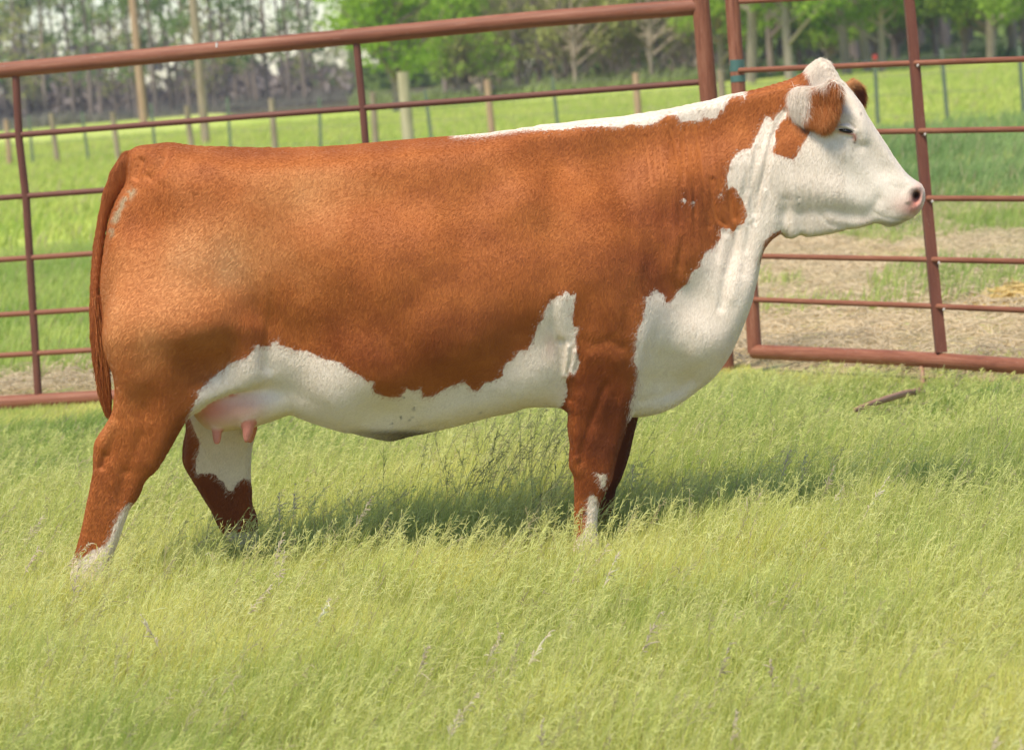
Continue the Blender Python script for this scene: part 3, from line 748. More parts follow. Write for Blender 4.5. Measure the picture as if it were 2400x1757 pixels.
def ellipsoid(F, c, r, k=.008, rot=0.0):
    """carve"""
    x, y, z = ax_x, ax_y, ax_z; m = max(r)*1.8
    i0, i1 = np.searchsorted(x, [c[0]-m, c[0]+m]); j0, j1 = np.searchsorted(y, [c[1]-m, c[1]+m]); k0, k1 = np.searchsorted(z, [c[2]-m, c[2]+m])
    X, Y, Z = np.meshgrid(x[i0:i1]-c[0], y[j0:j1]-c[1], z[k0:k1]-c[2], indexing='ij')
    cr, sr = math.cos(rot), math.sin(rot); X, Z = X*cr+Z*sr, -X*sr+Z*cr
    q = np.sqrt((X/r[0])**2+(Y/r[1])**2+(Z/r[2])**2)
    e = (q-1)*min(r)
    F[i0:i1, j0:j1, k0:k1] = -smin(-F[i0:i1, j0:j1, k0:k1], e, k)

F = np.empty((len(ax_x), len(ax_y), len(ax_z)), np.float32)
for a in range(0, len(ax_x), 60): F[a:a+60] = cow_field(ax_x[a:a+60], ax_y, ax_z)
head_side = lambda u, v: None
def side_y(u, v):
    """y of the near surface at a photo pixel (march along the ray through F)"""
    ys = np.arange(8.53, 9.1, .003); q = P(np.full(ys.shape, u), np.full(ys.shape, v), ys)
    i = np.clip(np.searchsorted(ax_x, q[:, 0]), 0, len(ax_x)-1); j = np.clip(np.searchsorted(ax_y, q[:, 1]), 0, len(ax_y)-1); k = np.clip(np.searchsorted(ax_z, q[:, 2]), 0, len(ax_z)-1)
    f = F[i, j, k]; h = np.nonzero(f < 0)[0]
    return ys[h[0]] if len(h) else 9.0
ny = side_y(2146, 462); nc = P(2147, 462, ny)
ellipsoid(F, nc+np.array([0.003, -.004, -.002]), (.0125, .026, .021), rot=R(-18))

def surface_nets(F, ax, ay, az):
    s = F < 0; nx, ny_, nz = F.shape
    c = s[:-1, :-1, :-1].astype(np.int8).copy()
    for a, b, d in ((0,0,1),(0,1,0),(0,1,1),(1,0,0),(1,0,1),(1,1,0),(1,1,1)):
        c += s[a:nx-1+a, b:ny_-1+b, d:nz-1+d]
    I, J, K = np.nonzero((c > 0) & (c < 8)); del c
    corners = [(a, b, d) for a in (0,1) for b in (0,1) for d in (0,1)]
    val = np.stack([F[I+a, J+b, K+d] for a, b, d in corners], 1)
    pos = np.zeros((len(I), 3)); cnt = np.zeros(len(I))
    for e0, (a0, b0, d0) in enumerate(corners):
        for e1, (a1, b1, d1) in enumerate(corners):
            if e1 <= e0 or abs(a0-a1)+abs(b0-b1)+abs(d0-d1) != 1: continue
            v0, v1 = val[:, e0], val[:, e1]; m = (v0 < 0) != (v1 < 0)
            t = np.where(m, v0/np.where(m, v0-v1, 1), 0)
            for q, (p0, p1) in enumerate(((a0, a1), (b0, b1), (d0, d1))):
                pos[:, q] += np.where(m, p0+(p1-p0)*t, 0)
            cnt += m
    pos /= cnt[:, None]
    V = np.stack([ax[I]+pos[:, 0]*(ax[I+1]-ax[I]), ay[J]+pos[:, 1]*(ay[J+1]-ay[J]), az[K]+pos[:, 2]*(az[K+1]-az[K])], 1)
    lin = (I.astype(np.int64)*ny_+J)*nz+K
    def idx(i, j, k): return np.searchsorted(lin, (i.astype(np.int64)*ny_+j)*nz+k)
    Q = []
    a, b, d = np.nonzero(s[:-1] != s[1:]); m = (b > 0) & (d > 0) & (b < ny_-1) & (d < nz-1); a, b, d = a[m], b[m], d[m]
    q = np.stack([idx(a, b-1, d-1), idx(a, b, d-1), idx(a, b, d), idx(a, b-1, d)], 1); f = ~s[a, b, d]; q[f] = q[f][:, ::-1]; Q.append(q)
    a, b, d = np.nonzero(s[:, :-1] != s[:, 1:]); m = (a > 0) & (d > 0) & (a < nx-1) & (d < nz-1); a, b, d = a[m], b[m], d[m]
    q = np.stack([idx(a-1, b, d-1), idx(a-1, b, d), idx(a, b, d), idx(a, b, d-1)], 1); f = ~s[a, b, d]; q[f] = q[f][:, ::-1]; Q.append(q)
    a, b, d = np.nonzero(s[:, :, :-1] != s[:, :, 1:]); m = (a > 0) & (b > 0) & (a < nx-1) & (b < ny_-1); a, b, d = a[m], b[m], d[m]
    q = np.stack([idx(a-1, b-1, d), idx(a, b-1, d), idx(a, b, d), idx(a-1, b, d)], 1); f = ~s[a, b, d]; q[f] = q[f][:, ::-1]; Q.append(q)
    return V, np.concatenate(Q)

CV_, CF_ = surface_nets(F, ax_x, ax_y, ax_z); del F
# keep the largest connected piece
def main_piece(V, Q):
    lab = np.arange(len(V)); e = np.concatenate([Q[:, [0, 1]], Q[:, [1, 2]], Q[:, [2, 3]], Q[:, [3, 0]]])
    for _ in range(200):
        m = np.minimum(lab[e[:, 0]], lab[e[:, 1]]); old = lab.copy()
        np.minimum.at(lab, e[:, 0], m); np.minimum.at(lab, e[:, 1], m); lab = lab[lab]; lab = lab[lab]
        if (lab == old).all(): break
    ids, n = np.unique(lab, return_counts=True); keep = lab == ids[n.argmax()]
    keep &= np.bincount(Q.ravel(), minlength=len(V)) > 0
    new = np.cumsum(keep)-1; return V[keep], new[Q[keep[Q[:, 0]]]]
CV_, CF_ = main_piece(CV_, CF_)
E = np.concatenate([CF_[:, [0, 1]], CF_[:, [1, 2]], CF_[:, [2, 3]], CF_[:, [3, 0]]])
E = np.concatenate([E, E[:, ::-1]]); NV = len(CV_); deg = np.bincount(E[:, 0], minlength=NV).astype(float)
def lap(A): return np.stack([np.bincount(E[:, 0], A[E[:, 1], i], NV) for i in range(A.shape[1])], 1)/deg[:, None]-A
def vnormals(V, Q):
    n = np.cross(V[Q[:, 2]]-V[Q[:, 0]], V[Q[:, 3]]-V[Q[:, 1]]); N = np.zeros_like(V)
    for i in range(4):
        for k in range(3): N[:, k] += np.bincount(Q[:, i], n[:, k], len(V))
    return N/np.maximum(np.linalg.norm(N, axis=1), 1e-12)[:, None]
for _ in range(4):
    CV_ = CV_+.5*lap(CV_); CV_ = CV_-.52*lap(CV_)

def part_ids(V):
    best = np.full(len(V), 1e9); who = np.zeros(len(V), int)
    for p in PARTS:
        x, y, z = V.T
        m = (x > p.x0) & (x < p.x1) & (z > p.z0) & (z < p.z1); xi = np.nonzero(m)[0]
        if not len(xi): continue
        fx = (x[xi]-p.x0)/G2; fz = (z[xi]-p.z0)/G2; i = np.minimum(fx.astype(int), p.H.shape[0]-1); j = np.minimum(fz.astype(int), p.H.shape[1]-1)
        dy = (y[xi]-p.yc[i, j])**2; d = (dy-p.H[i, j])/(np.sqrt(dy+p.G[i, j]*.25+1e-5)+np.sqrt(np.maximum(p.H[i, j], 0)+p.G[i, j]*.25+1e-5))
        if p.name != 'torso': d = d-.001
        k = d < best[xi]; best[xi[k]] = d[k]; who[xi[k]] = NAMES.index(p.name)
    return who
WHO = part_ids(CV_)
isw = lambda *n: np.isin(WHO, [NAMES.index(q) for q in n])

def near_px(V):
    """photo pixel of each vertex, far half of trunk and head mirrored onto the near half"""
    yc = head_yc(V[:, 0], V[:, 2]); far = (V[:, 1] > yc) & ~isw('hind_far', 'fore_far', 'ear_far')
    W = V.copy(); W[far, 1] = 2*yc[far]-V[far, 1]
    return proj(W)
U_, V_ = near_px(CV_)
# melt the upper ends of thigh and shoulder into the trunk
def boxw(u0, u1, v0, v1, s=30): return smoothstep(U_, u0-s, u0+s)*smoothstep(-U_, -u1-s, -u1+s)*smoothstep(V_, v0-s, v0+s)*smoothstep(-V_, -v1-s, -v1+s)
melt = np.maximum(boxw(285, 680, 420, 735), boxw(1300, 1580, 450, 770))*isw('torso', 'hind_near', 'fore_near')
melt = (melt*.5)[:, None]
for _ in range(130): CV_ = CV_+melt*lap(CV_)

# relief: (points, sigma px, height m)
ST = [
 ([(396,352),(380,385),(352,414)], 9, -.012), ([(376,366),(350,402)], 8, .007), ([(410,362),(398,400),(380,420)], 9, .006),
 ([(330,378),(318,415)], 7, -.016), ([(285,470),(262,510)], 16, .006), ([(430,350),(600,356),(800,352)], 10, .003),
 ([(1575,300),(1590,360),(1600,430)], 3, -.0050), ([(1605,305),(1610,400)], 3, -.0045), ([(1632,290),(1643,360),(1655,440)], 3, -.0055),
 ([(1515,320),(1524,380),(1531,430)], 3, -.0042), ([(1548,340),(1556,420),(1562,520)], 3, -.0035), ([(1590,430),(1597,520)], 4, -.005), ([(1670,420),(1678,500),(1700,525)], 4, -.007),
 ([(1690,380),(1690,440)], 3, -.003), ([(1712,400),(1712,460),(1722,510)], 5, -.008), ([(1624,420),(1630,500)], 4, -.004), ([(1650,450),(1662,530)], 4, -.005),
 ([(1840,262),(1818,300),(1802,350),(1790,410),(1778,460),(1770,520)], 4.5, -.0085), ([(1822,300),(1812,350),(1800,400),(1794,440)], 3.2, -.006),
 ([(1775,350),(1768,400),(1762,440),(1766,500)], 4, -.007), ([(1750,370),(1748,420),(1752,450)], 3.5, -.004), ([(1800,300),(1785,350),(1778,380)], 3.2, -.004),
 ([(1730,540),(1716,600),(1700,650),(1690,720)], 7, -.008), ([(1760,530),(1745,600),(1740,640)], 7, -.006), ([(1742,600),(1716,700)], 8, .005), ([(1700,560),(1688,620)], 6, .005),
 ([(1836,553),(1838,510),(1842,470)], 11, -.012), ([(1845,500),(1895,494),(1950,494),(2000,503),(2050,512)], 13, -.009), ([(1925,505),(1945,523),(1985,532)], 5, -.004), ([(1870,440),(1940,452),(2010,470)], 22, .009),
 ([(1945,512),(1975,518),(2010,522)], 8, .003), ([(1885,440),(1885,470)], 3.5, -.002), ([(1903,430),(1904,470)], 3.5, -.0025), ([(1922,436),(1923,470)], 3.5, -.002), ([(1940,440),(1941,470)], 3, -.0015),
 ([(1870,440),(1872,465)], 3.2, -.003), ([(1878,505),(1885,540)], 9, -.006), ([(1857,505),(1862,545)], 7, .003),
 ([(1948,292),(1962,274),(1985,266),(2008,276),(2020,298),(2024,325)], 9, .010), ([(1962,300),(1985,298),(2003,312)], 11, .010), ([(2012,318),(2018,342)], 7, -.007), ([(1950,325),(1985,335),(2005,345)], 11, -.004),
 ([(1962,297),(1975,290),(1990,290),(2002,300)], 3.2, -.012), ([(1964,313),(1980,318),(1996,322)], 3.5, -.008), ([(1980,360),(2020,400),(2055,432)], 16, .007), ([(2035,350),(2070,395)], 15, -.006), ([(1905,320),(1950,380)], 28, -.004),
 ([(2080,470),(2110,480)], 24, .010), ([(2052,499),(2070,508),(2100,513),(2130,507),(2148,494)], 3, -.0025), ([(2060,470),(2045,490)], 9, -.006),
 ([(2128,470),(2126,452),(2138,440),(2152,440)], 5, .005), ([(2130,480),(2138,498)], 4, -.005), ([(2105,425),(2130,430)], 9, .003),
 ([(1313,800),(1318,850),(1328,893),(1333,935)], 6, -.016), ([(1333,812),(1328,850),(1322,880)], 3.5, .008), ([(1350,822),(1345,850),(1336,872)], 3.5, .008), ([(1341,815),(1336,850),(1330,876)], 3, -.006),
 ([(1300,700),(1296,760),(1310,800)], 7, -.007), ([(1320,700),(1325,780)], 12, .008), ([(1330,885),(1341,878)], 4, .006),
 ([(1395,808),(1430,797),(1455,812)], 9, -.006), ([(1380,838),(1420,830),(1450,842)], 12, .003), ([(1370,800),(1350,860)], 10, -.006),
 ([(1420,900),(1395,960),(1372,1030),(1362,1080)], 7, -.008), ([(1355,930),(1350,1010),(1352,1070)], 10, .006), ([(1440,930),(1425,1020)], 12, -.005), ([(1352,1075),(1355,1105)], 8, .006), ([(1405,1075),(1420,1110)], 12, .006),
 ([(1480,700),(1470,780),(1478,850)], 14, -.006), ([(1500,860),(1560,875),(1630,840)], 16, .006), ([(1505,942),(1570,925),(1620,890)], 9, -.008), ([(1560,790),(1620,770),(1660,800)], 30, .010), ([(1540,830),(1600,840)], 12, -.005),
 ([(1530,600),(1565,680)], 20, -.008), ([(1490,640),(1520,590),(1540,640)], 14, .006), ([(1590,560),(1575,620),(1600,655)], 11, .006), ([(1600,560),(1590,640)], 6, -.006),
 ([(1310,400),(1285,520),(1290,650)], 26, -.010), ([(1400,520),(1410,620)], 60, .008), ([(1400,660),(1430,720)], 35, .010), ([(1460,440),(1480,560)], 26, -.008),
 ([(246,1068),(238,1092)], 7, -.013), ([(262,1000),(236,1040)], 13, .006), ([(275,985),(262,1040),(258,1075)], 9, -.005), ([(262,1080),(266,1120),(262,1130)], 12, .006), ([(310,1010),(325,1080)], 14, .006),
 ([(290,1110),(280,1180)], 9, -.006), ([(330,1020),(300,1100)], 8, -.005), ([(340,960),(350,900),(330,860)], 22, -.008), ([(380,960),(380,1040)], 18, .006),
 ([(480,850),(540,800),(580,740)], 36, -.034), ([(360,680),(420,620)], 70, .015), ([(480,560),(560,520)], 60, .006), ([(460,900),(520,850)], 14, -.005), ([(620,640),(626,800)], 8, .004),
 ([(700,420),(760,560)], 60, -.006), ([(448,980),(470,1030),(509,1111)], 6, .010), ([(470,985),(500,1060)], 10, -.006),
 ([(830,1013),(900,1024),(960,1012),(1050,996)], 7, -.010), ([(900,440),(900,800)], 120, .006), ([(1000,780),(1050,700)], 30, .004), ([(800,700),(850,780)], 26, -.004), ([(1120,650),(1150,780)], 30, .004), ([(960,560),(980,700)], 22, -.003), ([(1080,560),(1090,760)], 16, -.003),
 ([(640,900),(700,930),(760,960)], 14, -.006),
]
N_ = vnormals(CV_, CF_); rel = np.zeros(NV)
legfar = isw('hind_far', 'fore_far')
for pts, sg, h in ST:
    pts = np.array(pts, float); lo = pts.min(0)-3*sg; hi = pts.max(0)+3*sg
    m = np.nonzero((U_ > lo[0]) & (U_ < hi[0]) & (V_ > lo[1]) & (V_ < hi[1]))[0]
    sp = spline(pts, 8, closed=False) if len(pts) > 2 else pts
    rel[m] += h*(.5 if sg <= 6 and h < 0 else .6)*np.exp(-line_d(U_[m], V_[m], sp)**2/(2*sg*sg))
front = np.clip(-N_[:, 1]*np.sign(head_yc(CV_[:, 0], CV_[:, 2])-CV_[:, 1]+1e-9)*1.6, .25, 1)  # keep the outline as traced
rel *= np.where(isw('ear_near', 'ear_far', 'tail', 'teat'), 0, front)
i = isw('ear_near')
for pts, sg, h in (([(1915,235),(1945,240)], 14, -.004), ([(1950,215),(1948,262),(1930,288)], 7, .003), ([(1870,240),(1895,243)], 14, .005), ([(1890,272),(1925,290)], 8, .002)):
    rel[i] += h*np.exp(-line_d(U_[i], V_[i], np.array(pts, float))**2/(2*sg*sg))
rel += (vnoise(CV_[:, 0]*14, CV_[:, 1]*14, CV_[:, 2]*14, 1)-.5)*.002+(vnoise(CV_[:, 0]*34, CV_[:, 1]*34, CV_[:, 2]*34, 2)-.5)*.0012
# fine vertical skin folds on neck and shoulder
fold = np.exp(-((U_-1600)/110)**2-((V_-420)/150)**2)
rel += fold*(vnoise(U_/9.0, V_/120.0, None, 5)-.5)*.0045
fold2 = np.exp(-((U_-1765)/45)**2-((V_-420)/140)**2)
rel += fold2*(vnoise((U_+.25*V_)/9.0, V_/150.0, None, 6)-.5)*.0045
CV_ = CV_+N_*rel[:, None]
for _ in range(1): CV_ = CV_+.4*lap(CV_); CV_ = CV_-.41*lap(CV_)
N_ = vnormals(CV_, CF_); U_, V_ = near_px(CV_)

# coat pattern (outlines of the white patches as they lie on the hide)
W_BELLY = [(442,978),(454,952),(467,926),(462,917),(482,901),(502,881),(527,864),(540,852),(554,844),(563,843),(582,834),(598,819),(602,808),(607,808),(614,813),(636,813),(636,803),(645,801),(654,792),
 (654,808),(672,812),(694,821),(718,821),(736,830),(763,841),(800,850),(818,866),(845,881),(860,893),(878,895),(874,906),(878,919),(891,926),(916,932),(936,930),(949,921),(954,908),(967,917),(987,910),
 (992,930),(1009,931),(1027,921),(1054,906),(1089,895),(1098,904),(1109,916),(1120,915),(1136,899),(1154,893),(1178,881),(1178,868),(1190,848),(1200,846),(1216,822),(1236,819),(1247,804),(1260,763),
 (1273,746),(1276,728),(1289,708),(1307,694),(1316,694),(1325,681),(1334,686),(1336,695),(1349,688),(1347,710),(1342,741),(1345,766),(1358,766),(1349,792),(1351,822),(1358,850),(1349,877),(1334,873),
 (1327,888),(1331,922),(1332,960),(1332,1060),(800,1080),(600,1020),(442,1010)]
W_FRONT = [(1476,990),(1478,948),(1489,911),(1494,886),(1494,862),(1487,850),(1491,806),(1494,777),(1507,748),(1514,710),(1512,694),(1523,695),(1530,683),(1540,679),(1547,686),(1556,690),(1561,708),(1574,708),
 (1587,683),(1609,666),(1614,655),(1623,637),(1640,624),(1643,612),(1652,595),(1661,586),(1672,581),(1687,559),(1689,535),(1698,534),(1711,535),(1716,546),(1723,543),(1730,528),(1745,523),(1752,501),
 (1745,477),(1736,461),(1729,450),(1725,441),(1716,437),(1707,444),(1705,419),(1711,386),(1723,364),(1738,352),(1760,348),(1771,324),(1783,301),(1796,273),(1805,275),(1812,281),(1825,264),(1838,252),
 (1847,262),(1841,277),(1829,288),(1816,313),(1818,335),(1812,350),(1814,359),(1830,364),(1845,372),(1863,373),(1874,353),(1890,323),(1898,310),(1903,280),(1900,240),(1896,205),(1896,178),(1888,165),
 (1882,100),(2300,100),(2300,1000),(1476,1010)]
W_TOP = [(1063,323),(1139,320),(1239,306),(1278,305),(1318,305),(1358,298),(1418,297),(1454,299),(1478,292),(1518,295),(1542,287),(1556,276),(1566,269),(1589,271),(1597,291),(1602,284),(1627,284),(1640,286),
 (1651,273),(1663,279),(1678,275),(1689,257),(1696,261),(1705,241),(1714,230),(1734,224),(1740,224),(1745,234),(1750,223),(1752,215),(1752,100),(1063,100)]
B_THROAT = [(1780,612),(1794,566),(1812,548),(1830,540),(1836,552),(1822,570),(1800,600)]
sd = np.full(NV, -60.0); near = ~legfar
body = isw('torso', 'udder', 'hind_near', 'fore_near')
for poly in (W_BELLY, W_FRONT, W_TOP):
    pa = np.array(poly, float); lo = pa.min(0)-60; hi = pa.max(0)+60
    m = np.nonzero(body & (U_ > lo[0]) & (U_ < hi[0]) & (V_ > lo[1]) & (V_ < hi[1]))[0]
    sd[m] = np.maximum(sd[m], poly_sd(U_[m], V_[m], poly))
m = isw('fore_near') & (V_ > 885) & (U_ < 1420); sd[m] = -60
m = isw('torso'); sd[m] = np.minimum(sd[m], -poly_sd(U_[m], V_[m], B_THROAT))
for cu_, cv_, r_ in ((1605, 470, 3), (1627, 474, 2), (1690, 457, 2.5)):
    sd = np.where(body, np.maximum(sd, r_-np.hypot(U_-cu_, (V_-cv_)*.8)), sd)
def region(mask, poly, val=1):
    i = np.nonzero(mask)[0]; q = poly_sd(U_[i], V_[i], poly); sd[i] = np.maximum(sd[i], q) if val > 0 else np.minimum(sd[i], -q)
region(isw('hind_near'), [(302,1180),(291,1190),(278,1207),(269,1229),(260,1251),(247,1277),(214,1290),(204,1299),(188,1310),(100,1330),(100,1600),(500,1600),(400,1180)])
region(isw('fore_near'), [(1398,1108),(1410,1112),(1422,1110),(1424,1122),(1418,1142),(1410,1142),(1408,1124)])
region(isw('fore_near'), [(1392,1158),(1400,1165),(1420,1230),(1500,1262),(1500,1500),(1200,1500),(1200,1280),(1346,1270),(1372,1240),(1376,1190),(1382,1165)])
region(isw('fore_far'), [(1300,1235),(1500,1225),(1500,1500),(1300,1500)])
W_HF = [(440,930),(445,978),(450,994),(469,1037),(461,1072),(458,1098),(463,1111),(482,1109),(504,1111),(513,1122),(528,1131),(533,1150),(546,1150),(557,1131),(570,1122),(583,1126),(700,1120),(700,900)]
region(isw('hind_far'), W_HF); region(isw('hind_far'), [(400,1262),(700,1235),(700,1500),(400,1500)])
i = isw('ear_near'); sd[i] = 40; region(i, [(1903,214),(1915,205),(1935,206),(1950,190),(1967,200),(1980,240),(1975,300),(1930,320),(1895,305),(1880,290),(1878,276),(1892,262),(1898,240)], -1)
i = isw('ear_far'); sd[i] = -30; rimf = np.where(i, 1-smoothstep(poly_sd(U_, V_, [(1985,216),(2004,203),(2014,199),(2027,210),(2029,240),(2021,246),(1995,232)]), -3, 3), 0)
sd[isw('tail')] = -60; sd[isw('teat')] = 60; sd[isw('udder')] = 40

def blobs(L):
    o = np.zeros(NV)
    for u, v, ru, rv, a in L: o += a*np.exp(-((U_-u)/ru)**2-((V_-v)/rv)**2)
    return o
# hair colour: sun-bleached tan on hip and thigh, redder elsewhere; rump rim light and belly shade painted in
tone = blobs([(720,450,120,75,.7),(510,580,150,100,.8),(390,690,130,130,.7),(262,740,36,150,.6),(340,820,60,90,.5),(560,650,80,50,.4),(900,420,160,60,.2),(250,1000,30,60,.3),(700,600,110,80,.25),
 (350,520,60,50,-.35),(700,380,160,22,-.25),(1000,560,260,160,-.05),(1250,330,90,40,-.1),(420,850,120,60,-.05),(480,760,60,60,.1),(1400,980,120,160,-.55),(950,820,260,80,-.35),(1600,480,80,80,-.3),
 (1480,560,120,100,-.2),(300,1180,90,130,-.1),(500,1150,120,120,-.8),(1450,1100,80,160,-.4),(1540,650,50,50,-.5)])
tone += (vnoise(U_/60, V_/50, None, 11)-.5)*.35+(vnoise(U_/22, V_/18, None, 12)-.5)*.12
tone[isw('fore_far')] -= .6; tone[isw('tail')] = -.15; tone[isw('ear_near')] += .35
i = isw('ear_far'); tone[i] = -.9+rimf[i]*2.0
pink = blobs([(2155,450,12,26,.6),(2135,495,24,16,.6),(490,960,70,50,1.25),(585,955,50,40,.6),(2145,470,16,26,.95),(2110,480,30,22,.35),(2003,322,6,9,1.0),(1975,311,12,4,.5),(2030,520,20,10,.2),(540,925,14,5,.8),(1290,810,16,34,.3),(1720,830,40,40,.15)])
i = isw('teat'); pink[i] = np.maximum(pink[i], 1.3*smoothstep(V_[i], 968+(U_[i] < 540)*22, 992+(U_[i] < 540)*22)); pink = np.clip(pink, 0, 1.3)*(isw('torso', 'udder', 'teat'))
dark = blobs([(2147,457,9,10,1.5),(1983,306,15,4.2,1.3),(2003,334,2.5,4,.8),(1999,350,2,6,.4),(1995,366,2,6,.4),(1980,345,2,6,.25),(2018,267,2,4,.7),(1885,306,13,11,.75),(1872,290,14,14,.4),(2095,524,36,6,.45),(2115,514,30,3,.35)])  # dark marks of nostril, eye and lip, plus the near ear's shadow painted in
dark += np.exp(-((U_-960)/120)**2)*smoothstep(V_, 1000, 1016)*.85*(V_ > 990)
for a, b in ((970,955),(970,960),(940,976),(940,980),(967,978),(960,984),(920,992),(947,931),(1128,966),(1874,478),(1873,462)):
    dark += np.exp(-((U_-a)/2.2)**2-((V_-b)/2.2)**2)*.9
# dried mud on the pin bone and specks
mud = np.exp(-line_d(U_, V_, np.array([(310,448),(285,480),(268,520),(262,545)], float))**2/(2*7**2))*.7
mud *= smoothstep(vnoise(U_/7, V_/7, None, 21)+mud*.5, .45, .9)
mud[isw('tail')] = 0
hoof = smoothstep(-CV_[:, 2], -.075, -.060)

def bc(n): return bpy.data.materials.get(n)
m = NT('cow_hide')
a_sd = m.attr('sd').outputs['Fac']; a_tone = m.attr('tone').outputs['Fac']
tc = m.n('ShaderNodeNewGeometry').outputs['Position']
fine = m.noise(260, 2, .6, m.coords((1, 1, .35), (0, R(20), 0)))
jag = m.noise(75, 4, .65, m.coords((1, .6, .45), (0, R(25), 0)))
s1 = m.math('ADD', a_sd, m.math('MULTIPLY', m.math('SUBTRACT', jag, .5), 15.0))
mask = m.smooth(s1, -1.6, 1.6)
mot = m.noise(28, 5, .6)
tn = m.math('ADD', a_tone, m.math('ADD', m.math('MULTIPLY', m.math('SUBTRACT', fine, .5), .22), m.math('MULTIPLY', m.math('SUBTRACT', mot, .5), .2)))
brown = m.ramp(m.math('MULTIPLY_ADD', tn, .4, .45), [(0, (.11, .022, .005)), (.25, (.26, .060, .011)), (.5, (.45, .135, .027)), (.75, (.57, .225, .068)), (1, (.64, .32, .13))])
wv = m.math('ADD', m.math('MULTIPLY', fine, .6), m.math('MULTIPLY', mot, .4))
white = m.ramp(wv, [(.25, (.70, .58, .46)), (.5, (.84, .72, .59)), (.75, (.92, .82, .70))])
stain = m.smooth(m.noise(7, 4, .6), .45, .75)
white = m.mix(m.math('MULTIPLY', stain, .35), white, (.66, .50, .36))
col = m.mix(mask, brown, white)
col = m.mix(m.math('MULTIPLY', m.attr('pink').outputs['Fac'], .8, clamp=True), col, (.62, .23, .17))
col = m.mix(m.attr('mud').outputs['Fac'], col, (.40, .36, .22))
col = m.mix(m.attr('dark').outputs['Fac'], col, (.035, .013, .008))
col = m.mix(m.attr('hoof').outputs['Fac'], col, (.12, .09, .06))
hid = m.math('ADD', m.math('MULTIPLY', fine, 1.0), m.math('MULTIPLY', m.noise(90, 3, .6, m.coords((1, 1, .5), (0, R(25), 0))), 1.2))
m.bump(hid, .0015, .8)
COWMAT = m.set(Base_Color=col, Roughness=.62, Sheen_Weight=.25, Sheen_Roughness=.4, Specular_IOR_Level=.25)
m.b.inputs['Sheen Tint'].default_value = (1, .8, .6, 1)

cow = empty('cow', (0, Y0, 0))
tag(cow, 'russet and white cow standing side-on in tall grass, facing right', 'cow')
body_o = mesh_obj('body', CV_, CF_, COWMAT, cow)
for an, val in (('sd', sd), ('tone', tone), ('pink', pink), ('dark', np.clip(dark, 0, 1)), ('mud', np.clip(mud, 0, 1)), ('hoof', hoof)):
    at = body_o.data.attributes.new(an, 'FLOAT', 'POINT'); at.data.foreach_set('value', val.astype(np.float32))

# eye, lids
def surf(u, v, off=0.0):
    """near-surface point at a photo pixel"""
    d2 = (U_-u)**2+(V_-v)**2; d2 = np.where(CV_[:, 1] < head_yc(CV_[:, 0], CV_[:, 2]), d2, 1e9)
    i = np.argsort(d2)[:6]; y = CV_[i, 1].mean(); n = N_[i].mean(0)
    return Vector(P(u, v, y)+n*off), Vector(n).normalized()
mm = NT('cow_eye'); EYEM = mm.set(Base_Color=(.012, .006, .005), Roughness=.08)
mm = NT('cow_eyelid'); LIDM = mm.set(Base_Color=(.72, .62, .50), Roughness=.6)
mm = NT('cow_eyelid_pink'); LIDP = mm.set(Base_Color=(.50, .24, .18), Roughness=.4)
pts = [surf(1966+t*33, 304+t*6, .0010)[0] for t in np.linspace(0, 1, 9)]
MB().tube(pts, [.001, .0034, .0046, .0053, .0055, .0052, .0045, .0032, .001], 10).build('eye', EYEM, cow)
pts = [surf(1960+t*42, 298-3.5*math.sin(t*3.1)+t*t*9, .0012)[0] for t in np.linspace(0, 1, 11)]
MB().tube(pts, [.0005, .0025, .0036, .0044, .0050, .0052, .0050, .0046, .0040, .0028, .0006], 10).build('upper_eyelid', LIDM, cow)
pts = [surf(1965+t*40, 308+9*t*t+2*math.sin(t*3.1), .0002)[0] for t in np.linspace(0, 1, 11)]
MB().tube(pts, [.0004, .0014, .0018, .002, .002, .0022, .0024, .0026, .0026, .002, .0005], 8).build('lower_eyelid', LIDP, cow)
pts = [surf(2000+5*math.sin(t*2), 312+t*20, .0002)[0] for t in np.linspace(0, 1, 8)]
MB().tube(pts, [.0005, .0016, .002, .0022, .0022, .002, .0015, .0004], 8).build('tear_duct', LIDP, cow)

# ---- short coat as real hairs, plus longer hair on tail, ears, poll
FURM = NT('cow_hair')
FURC = FURM.attr('hcol').outputs['Color']
FURM = FURM.set(Base_Color=FURC, Roughness=.55, Specular_IOR_Level=.3)

def brown_of(t):
    xs = np.array([0, .25, .5, .75, 1]); cs = np.array([(.11, .022, .005), (.26, .060, .011), (.45, .135, .027), (.57, .225, .068), (.64, .32, .13)])
    t = np.clip(t*.4+.45, 0, 1); return np.stack([np.interp(t, xs, cs[:, k]) for k in range(3)], -1)

